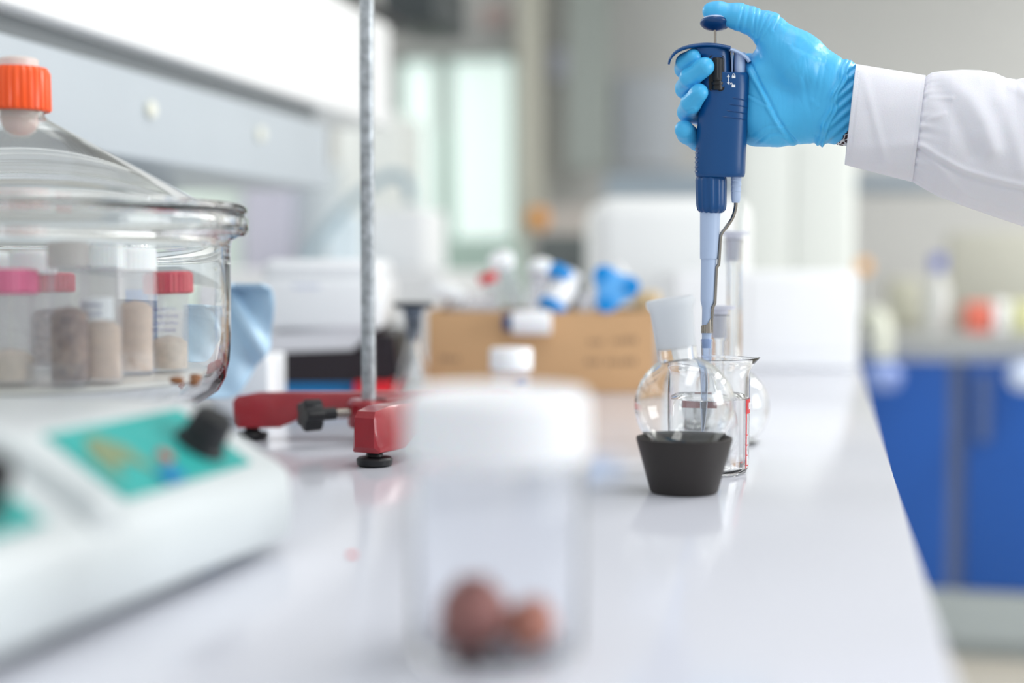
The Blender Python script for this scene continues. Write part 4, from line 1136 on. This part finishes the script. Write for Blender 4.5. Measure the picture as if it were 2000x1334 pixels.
def back_instruments():
    # big white box at right end of bench
    d = 2.45; x = lambda px, dd=d: (px - 1500) / F * dd; z = lambda py, dd=d: .172 - (py - 525) / F * dd
    t = thing('white_incubator', 'large plain white box instrument at the far right end of the bench', 'instrument', T(1500, d), YAW)
    MB().box(x(1318), x(1678), 0, .35, 0.0, z(530), .006).obj('housing', M_white, t)
    MB().box(x(1462), x(1664), -.004, .0, .03, z(542), .002).obj('door', M_white, t)
    # rounded instrument behind
    d2 = 2.9; x2 = lambda px: (px - 1310) / F * d2; z2 = lambda py: .172 - (py - 525) / F * d2
    m = MB(); m.box(x2(1158), x2(1466), 0, .3, -.02, z2(405), .045, seg=6)
    o = m.obj('centrifuge', mat('off_white_centrifuge', srgb(226, 228, 228), .35), loc=T(1310, 2.86)); o.rotation_euler.z = YAW
    o.data.transform(Matrix.Translation((0, 0, .02)))
    tag(o, 'rounded white instrument rising behind the cardboard box, left of the tall white one', 'instrument')
    # tall white cabinet
    d3 = 3.45; a = T(1440, d3).x; b = T(1668, d3).x; 
    t = thing('tall_cabinet', 'tall pale cabinet rising behind the gloved hand and pipette', 'cabinet', (0, 0, 0))
    A = P(1440, 600, d3); B = P(1667, 600, d3); zt = P(1500, 262, d3).z
    m = MB(); m.box(A.x, B.x, A.y, A.y + .5, .06, zt, .006); m.obj('carcass', mat('pale_cabinet', srgb(224, 228, 224), .4), t)
    MB().box((A.x + B.x) / 2 - .003, B.x - .01, A.y - .012, A.y, .1, zt - .02, .003).obj('door', mat('pale_cabinet', srgb(224, 228, 224), .4), t)
    MB().box(A.x + .01, (A.x + B.x) / 2 - .007, A.y - .012, A.y, .1, zt - .02, .003).obj('door', mat('pale_cabinet', srgb(224, 228, 224), .4), t)
    MB().box(A.x + .02, B.x - .02, A.y + .02, A.y + .48, 0, .06).obj('plinth', M_plinth, t)
back_instruments()

# ================================================================== RIGHT BACKGROUND: blue cabinets
def side_counter():
    Yc = 4.05
    ztop = PY(1850, 650, Yc).z
    x0 = PY(1560, 800, Yc).x; x9 = 3.6
    o = MB().box(x0 - .02, x9, Yc - .03, Yc + .6, ztop - .05, ztop - .005, .003).obj('countertop', M_ctop); tag(o, 'grey countertop over the row of blue cabinets', 'countertop')
    zt = PY(1850, 704, Yc).z; zb = PY(1850, 1150, Yc).z
    t = None
    edges = [1560, 1852, 1885, 2180, 2213, 2500]
    labs = ['blue cabinet next to the edge of the white bench', 'blue cabinet at the right picture edge with long grey handle']
    for i, (a, b) in enumerate(((1560, 1868), (1868, 2190))):
        xa = PY(a, 900, Yc).x; xb = PY(b, 900, Yc).x
        t = thing('base_cabinet', labs[i], 'cabinet', (xa, Yc, 0), group='blue base cabinets')
        MB().box(0, xb - xa - .001, .02, .58, .11, ztop - .051).obj('carcass', mat('slate_carcass', srgb(92, 108, 146), .5), t, smooth=False)
        g = (PY(1886, 900, Yc).x - PY(1868, 900, Yc).x)
        MB().box(g, xb - xa - g, 0, .02, zb, zt, .002).obj('door', M_bluecab, t)
        dr = [c for c in t.children if c.name.startswith('door')][-1]
        hx = (PY(1920, 900, Yc).x - xa) if i == 1 else g + .12
        if i == 1:
            MB().box(hx - .018, hx + .014, -.025, 0, PY(1920, 862, Yc).z, PY(1920, 728, Yc).z, .008).obj('handle', mat('slate_handle', srgb(84, 104, 150), .4), dr)
        MB().box(0, xb - xa - .001, .0, .02, ztop - .0511 - .026, ztop - .0511, 0).obj('top_rail', mat('pale_rail', srgb(176, 184, 200), .4), t, smooth=False)
        MB().box(0, xb - xa - .001, .03, .56, 0, .11, 0).obj('plinth', M_plinth, t, smooth=False)
        MB().box(0, xb - xa - .001, -.0, .02, .045, zb - .006, 0).obj('kick_board', M_plinth, t, smooth=False)
    def at(px, py=640, dy=.2): 
        p = PY(px, 600, Yc + dy); return Vector((p.x, p.y, ztop - .005))
    sc = Yc * 1.02 / F
    # things on the counter
    def bottle(px, ptop, r, m, mc, label, cat='bottle', dy=.2, name='bottle'):
        c = at(px, dy=dy); h = PY(px, ptop, Yc + dy).z - c.z
        t = thing(name, label, cat, c)
        MB().lathe([(0, 0), (r, 0), (r, h * .55), (r * .45, h * .75), (r * .42, h * .84), (0, h * .84)], 28).obj('bottle_body', m, t)
        MB().lathe([(0, h * .80), (r * .6, h * .80), (r * .6, h), (0, h)], 24).obj('cap', mc, t)
    bottle(1830, 498, .034, mat('grey_bottle', srgb(196, 198, 196), .4), mat('violet_blue_cap', srgb(100, 112, 184), .5), 'pale bottle with violet blue cap on the grey countertop')
    def blk(px0, px1, ptop, m, name, label, cat, dy=.2, th=.15):
        a = at(px0, dy=dy); b = at(px1, dy=dy); zt_ = PY(px0, ptop, Yc + dy).z
        o = MB().box(0, b.x - a.x, 0, th, 0, zt_ - a.z, .01).obj(name, m, loc=a); tag(o, label, cat); return o
    blk(1735, 1800, 545, mat('beige_equipment', srgb(188, 188, 172), .5), 'small_instrument', 'beige block-shaped instrument on the countertop left of the bottle', 'instrument', dy=.35)
    blk(1886, 1938, 592, mat('salmon_red', srgb(212, 110, 92), .5), 'red_box', 'low salmon red box on the grey countertop', 'box', dy=.12, th=.1)
    blk(1942, 1972, 588, M_white, 'white_box', 'small white box right beside the salmon red box', 'box', dy=.12, th=.1)
    blk(1976, 2060, 590, mat('cream_yellow', srgb(206, 206, 160), .5), 'cream_box', 'cream coloured box at the right picture edge on the countertop', 'box', dy=.12, th=.1)
    blk(1850, 2060, 452, mat('grey_beige', srgb(176, 176, 166), .6), 'tiled_splashback', 'grey beige rack standing at the back of the countertop', 'rack', dy=.42, th=.06)
    # orange flower-like ball on a thin stalk
    c = at(1684, dy=.32); zt_ = PY(1684, 522, Yc + .32).z
    t = thing('orange_flower_ball', 'round orange flower-like ball on a thin pale stem above the counter', 'tap', c)
    MB().tube([(0, 0, 0), (0, 0, zt_ - c.z)], .007, 12).obj('stem', mat('grey_bottle', srgb(196, 198, 196), .4), t)
    MB().lathe([(0, -.022), (.016, -.018), (.024, -.004), (.022, .012), (.012, .022), (0, .024)], 28, Matrix.Translation((0, 0, zt_ - c.z))).obj('knob', mat('amber_plastic', srgb(240, 176, 92), .4), t)
    # cream sink spout curving over the counter edge
    q = lambda px, py, Y: PY(px, py, Y)
    o = MB().tube(smooth_path([q(1690, 646, Yc + .10), q(1690, 622, Yc + .04), q(1702, 612, Yc - .04), q(1722, 622, Yc - .10), q(1728, 650, Yc - .12), q(1726, 700, Yc - .12)], 5), .020, 16).obj('spout', mat('cream_plastic', srgb(214, 216, 204), .4))
    o2 = MB().lathe([(0, 0), (.030, 0), (.046, .02), (.05, .045), (.03, .07), (0, .075)], 32, Matrix.Translation(q(1726, 762, Yc - .12))).obj('spout_cup', mat('pale_violet_cup', srgb(126, 146, 200), .4), o)
    tag(o, 'cream curved spout with a rounded cup hanging before the blue cabinet', 'spout')
    # second pale cup at the frame's right edge
    o = MB().lathe([(0, 0), (.030, 0), (.046, .02), (.05, .045), (.03, .07), (0, .075)], 32).obj('hanging_cup', mat('white_cup', srgb(200, 212, 236), .4), loc=q(2004, 762, Yc - .10)); tag(o, 'pale cup hanging before the blue cabinet at the right picture edge', 'cup')
    # wall shelf band
    a = PY(1672, 338, 5.2); b = PY(1800, 372, 5.2)
    o = MB().box(a.x, b.x + .3, 5.2, 5.4, b.z, a.z, .01).obj('wall_shelf', mat('slate_shelf', srgb(148, 160, 172), .5)); tag(o, 'bluish grey wall shelf seen under the white coat cuff', 'shelf')
side_counter()

# ================================================================== CENTRE AND LEFT BACKGROUND
def background():
    YB = 5.2
    def blk(px0, px1, py0, py1, Y, th, m, name, label, cat, r=.01):
        a = PY(px0, py0, Y); b = PY(px1, py1, Y)
        o = MB().box(0, b.x - a.x, 0, th, 0, a.z - b.z, r).obj(name, m, loc=(a.x, Y, b.z)); tag(o, label, cat); return o
    a = PY(640, 520, 4.6); b = PY(1200, 520, 4.6)
    zc = PY(900, 560, 4.6).z
    o = MB().box(a.x - .4, b.x + .2, 4.6, 5.2, .0, zc, .005).obj('far_counter', mat('pale_green_unit', srgb(212, 226, 220), .5)); tag(o, 'pale green far laboratory counter beneath the window', 'counter')
    def unit(px0, px1, pyt, Y, th, m, name, label, cat, z0=0.0, r=.01):
        a = PY(px0, pyt, Y); b = PY(px1, pyt, Y)
        o = MB().box(0, b.x - a.x, 0, th, 0, a.z - z0, r).obj(name, m, loc=(a.x, Y, z0)); tag(o, label, cat); return a.z
    zd = unit(1050, 1440, 402, 5.3, .3, mat('taupe_unit', srgb(180, 172, 168), .6), 'drawer_unit', 'taupe drawer unit below the bluish grey box', 'drawers')
    unit(1180, 1436, 338, 5.3, .28, mat('slate_shelf', srgb(148, 160, 172), .5), 'storage_box', 'bluish grey long box on the taupe drawer unit right of the window', 'box', zd + .001)
    blk(772, 1010, 62, 102, 6.1, .098, mat('grey_rail', srgb(168, 170, 170), .6), 'blind_box', 'grey roller blind box above the window', 'blind')
    blk(745, 850, -60, 40, 3.4, .3, mat('charcoal_hood', srgb(60, 66, 68), .5), 'extraction_hood', 'dark grey extraction hood at the top beside the metal rod', 'hood')
    a = PY(790, -40, 3.55)
    hood = C.objects['extraction_hood']
    MB().lathe([(0, 0), (.06, 0), (.06, 2.9 - a.z), (0, 2.9 - a.z)], 20, Matrix.Translation((a.x - hood.location.x, .15, a.z - hood.location.z))).obj('duct', M_greyd, hood)
    blk(1200, 1320, 150, 330, 6.16, .038, mat('pale_violet_grey', srgb(190, 196, 204), .6), 'notice_board', 'pale grey notice board right of the dark column', 'board')
    blk(1070, 1104, 95, 150, 6.1, .098, mat('violet_white', srgb(220, 222, 240), .5), 'wall_dispenser', 'small pale violet dispenser on the wall by the dark column', 'dispenser')
    blk(940, 990, 14, 48, 6.17, .028, mat('pink_notice', srgb(206, 184, 182), .6), 'pink_notice', 'faint pinkish notice on the wall above the window', 'notice')
    # orange ball
    p = PY(1050, 428, 4.7)
    t = thing('orange_ball', 'round amber orange ball on a thin post by the window', 'lamp', (p.x, p.y, zc))
    MB().tube([(0, 0, 0), (0, 0, p.z - zc)], .010, 12).obj('post', M_greyd, t)
    MB().lathe([(0, -.038), (.026, -.030), (.038, -.006), (.036, .018), (.02, .036), (0, .040)], 32, Matrix.Translation((0, 0, p.z - zc))).obj('globe', mat('amber_globe', srgb(226, 152, 60), .4), t)
    # dark grey rounded chair back
    p = PY(1120, 520, 3.8)
    t = thing('swivel_chair', 'dark grey curved chair back beyond the cardboard box', 'chair', (p.x, p.y, 0))
    MB().box(-.10, .055, -.03, .03, PY(1120, 600, 3.8).z - .05, PY(1120, 458, 3.8).z, .028, Matrix.Translation((0, 0, 0)), seg=5).obj('backrest', mat('charcoal_fabric', srgb(94, 100, 100), .7), t)
    MB().box(-.03, .02, 0, .03, .45, PY(1120, 600, 3.8).z, .01).obj('back_bar', M_black, t)
    MB().box(-.22, .2, .0, .42, .42, .48, .03).obj('seat', mat('charcoal_fabric', srgb(94, 100, 100), .7), t)
    MB().tube([(0, .2, .08), (0, .2, .43)], .025, 16).obj('column', M_black, t)
    for i in range(5):
        a_ = i * 2 * PI / 5
        MB().tube([(0, .2, .09), (.25 * math.cos(a_), .2 + .25 * math.sin(a_), .03)], [.02, .015], 10).obj('leg', M_black, t)
    # low unit behind the bench end carrying the tap and the pale units
    zl = unit(300, 860, 528, 3.1, .5, mat('white_unit', srgb(232, 234, 236), .5), 'low_cabinet', 'white low cabinet just beyond the left end of the bench', 'cabinet')
    pts = [P(600, 526, 3.4), P(604, 500, 3.4), P(625, 464, 3.4), P(660, 420, 3.4), P(700, 382, 3.4), P(740, 352, 3.4), P(775, 342, 3.4), P(797, 358, 3.4), P(802, 396, 3.4)]
    o = MB().tube(smooth_path(pts, 5), .013, 16).obj('gooseneck_tap', mat('blue_grey_metal', srgb(158, 178, 188), .35)); tag(o, 'curved blue-grey gooseneck tube arching behind the metal rod', 'tap')
    unit(636, 706, 418, 3.26, .02, mat('ice_blue_panel', srgb(232, 244, 250), .4), 'lit_area_panel', 'ice blue panel coloured as the lit area under the curved tube beside the metal rod', 'panel', zl)  # panel added for a bluish lit area, its brightness put into the colour
    unit(712, 830, 408, 3.32, .2, mat('white_unit', srgb(232, 234, 236), .5), 'white_cupboard', 'white upright cupboard standing right of the metal rod', 'cupboard', zl)
    unit(655, 772, 222, 4.2, .3, mat('cream_unit', srgb(228, 232, 230), .5), 'fume_cupboard', 'pale fume cupboard beneath the end of the white overhead cabinet', 'cupboard')
    unit(880, 1000, 466, 4.7, .2, mat('sage_box', srgb(184, 206, 198), .5), 'sage_crate', 'sage green crate on the far counter under the window', 'crate', zc)
    unit(858, 882, 258, 4.95, .05, mat('sage_post', srgb(180, 202, 194), .5), 'stand_pole', 'slim sage green pole standing in front of the window', 'pole', zc)
    unit(300, 470, 322, 3.72, .1, mat('mint_unit', srgb(214, 228, 220), .5), 'mint_partition', 'mint green partition seen under the overhead cabinet behind the desiccator', 'partition')
    unit(472, 562, 322, 3.66, .1, mat('mauve_grey_board', srgb(184, 184, 198), .6), 'mauve_partition', 'mauve grey partition right of the mint one under the overhead cabinet', 'partition')
    unit(564, 650, 322, 3.72, .1, mat('blue_grey_board', srgb(196, 204, 208), .6), 'blue_grey_partition', 'blue-grey partition nearest the metal rod under the overhead cabinet', 'partition')
background()
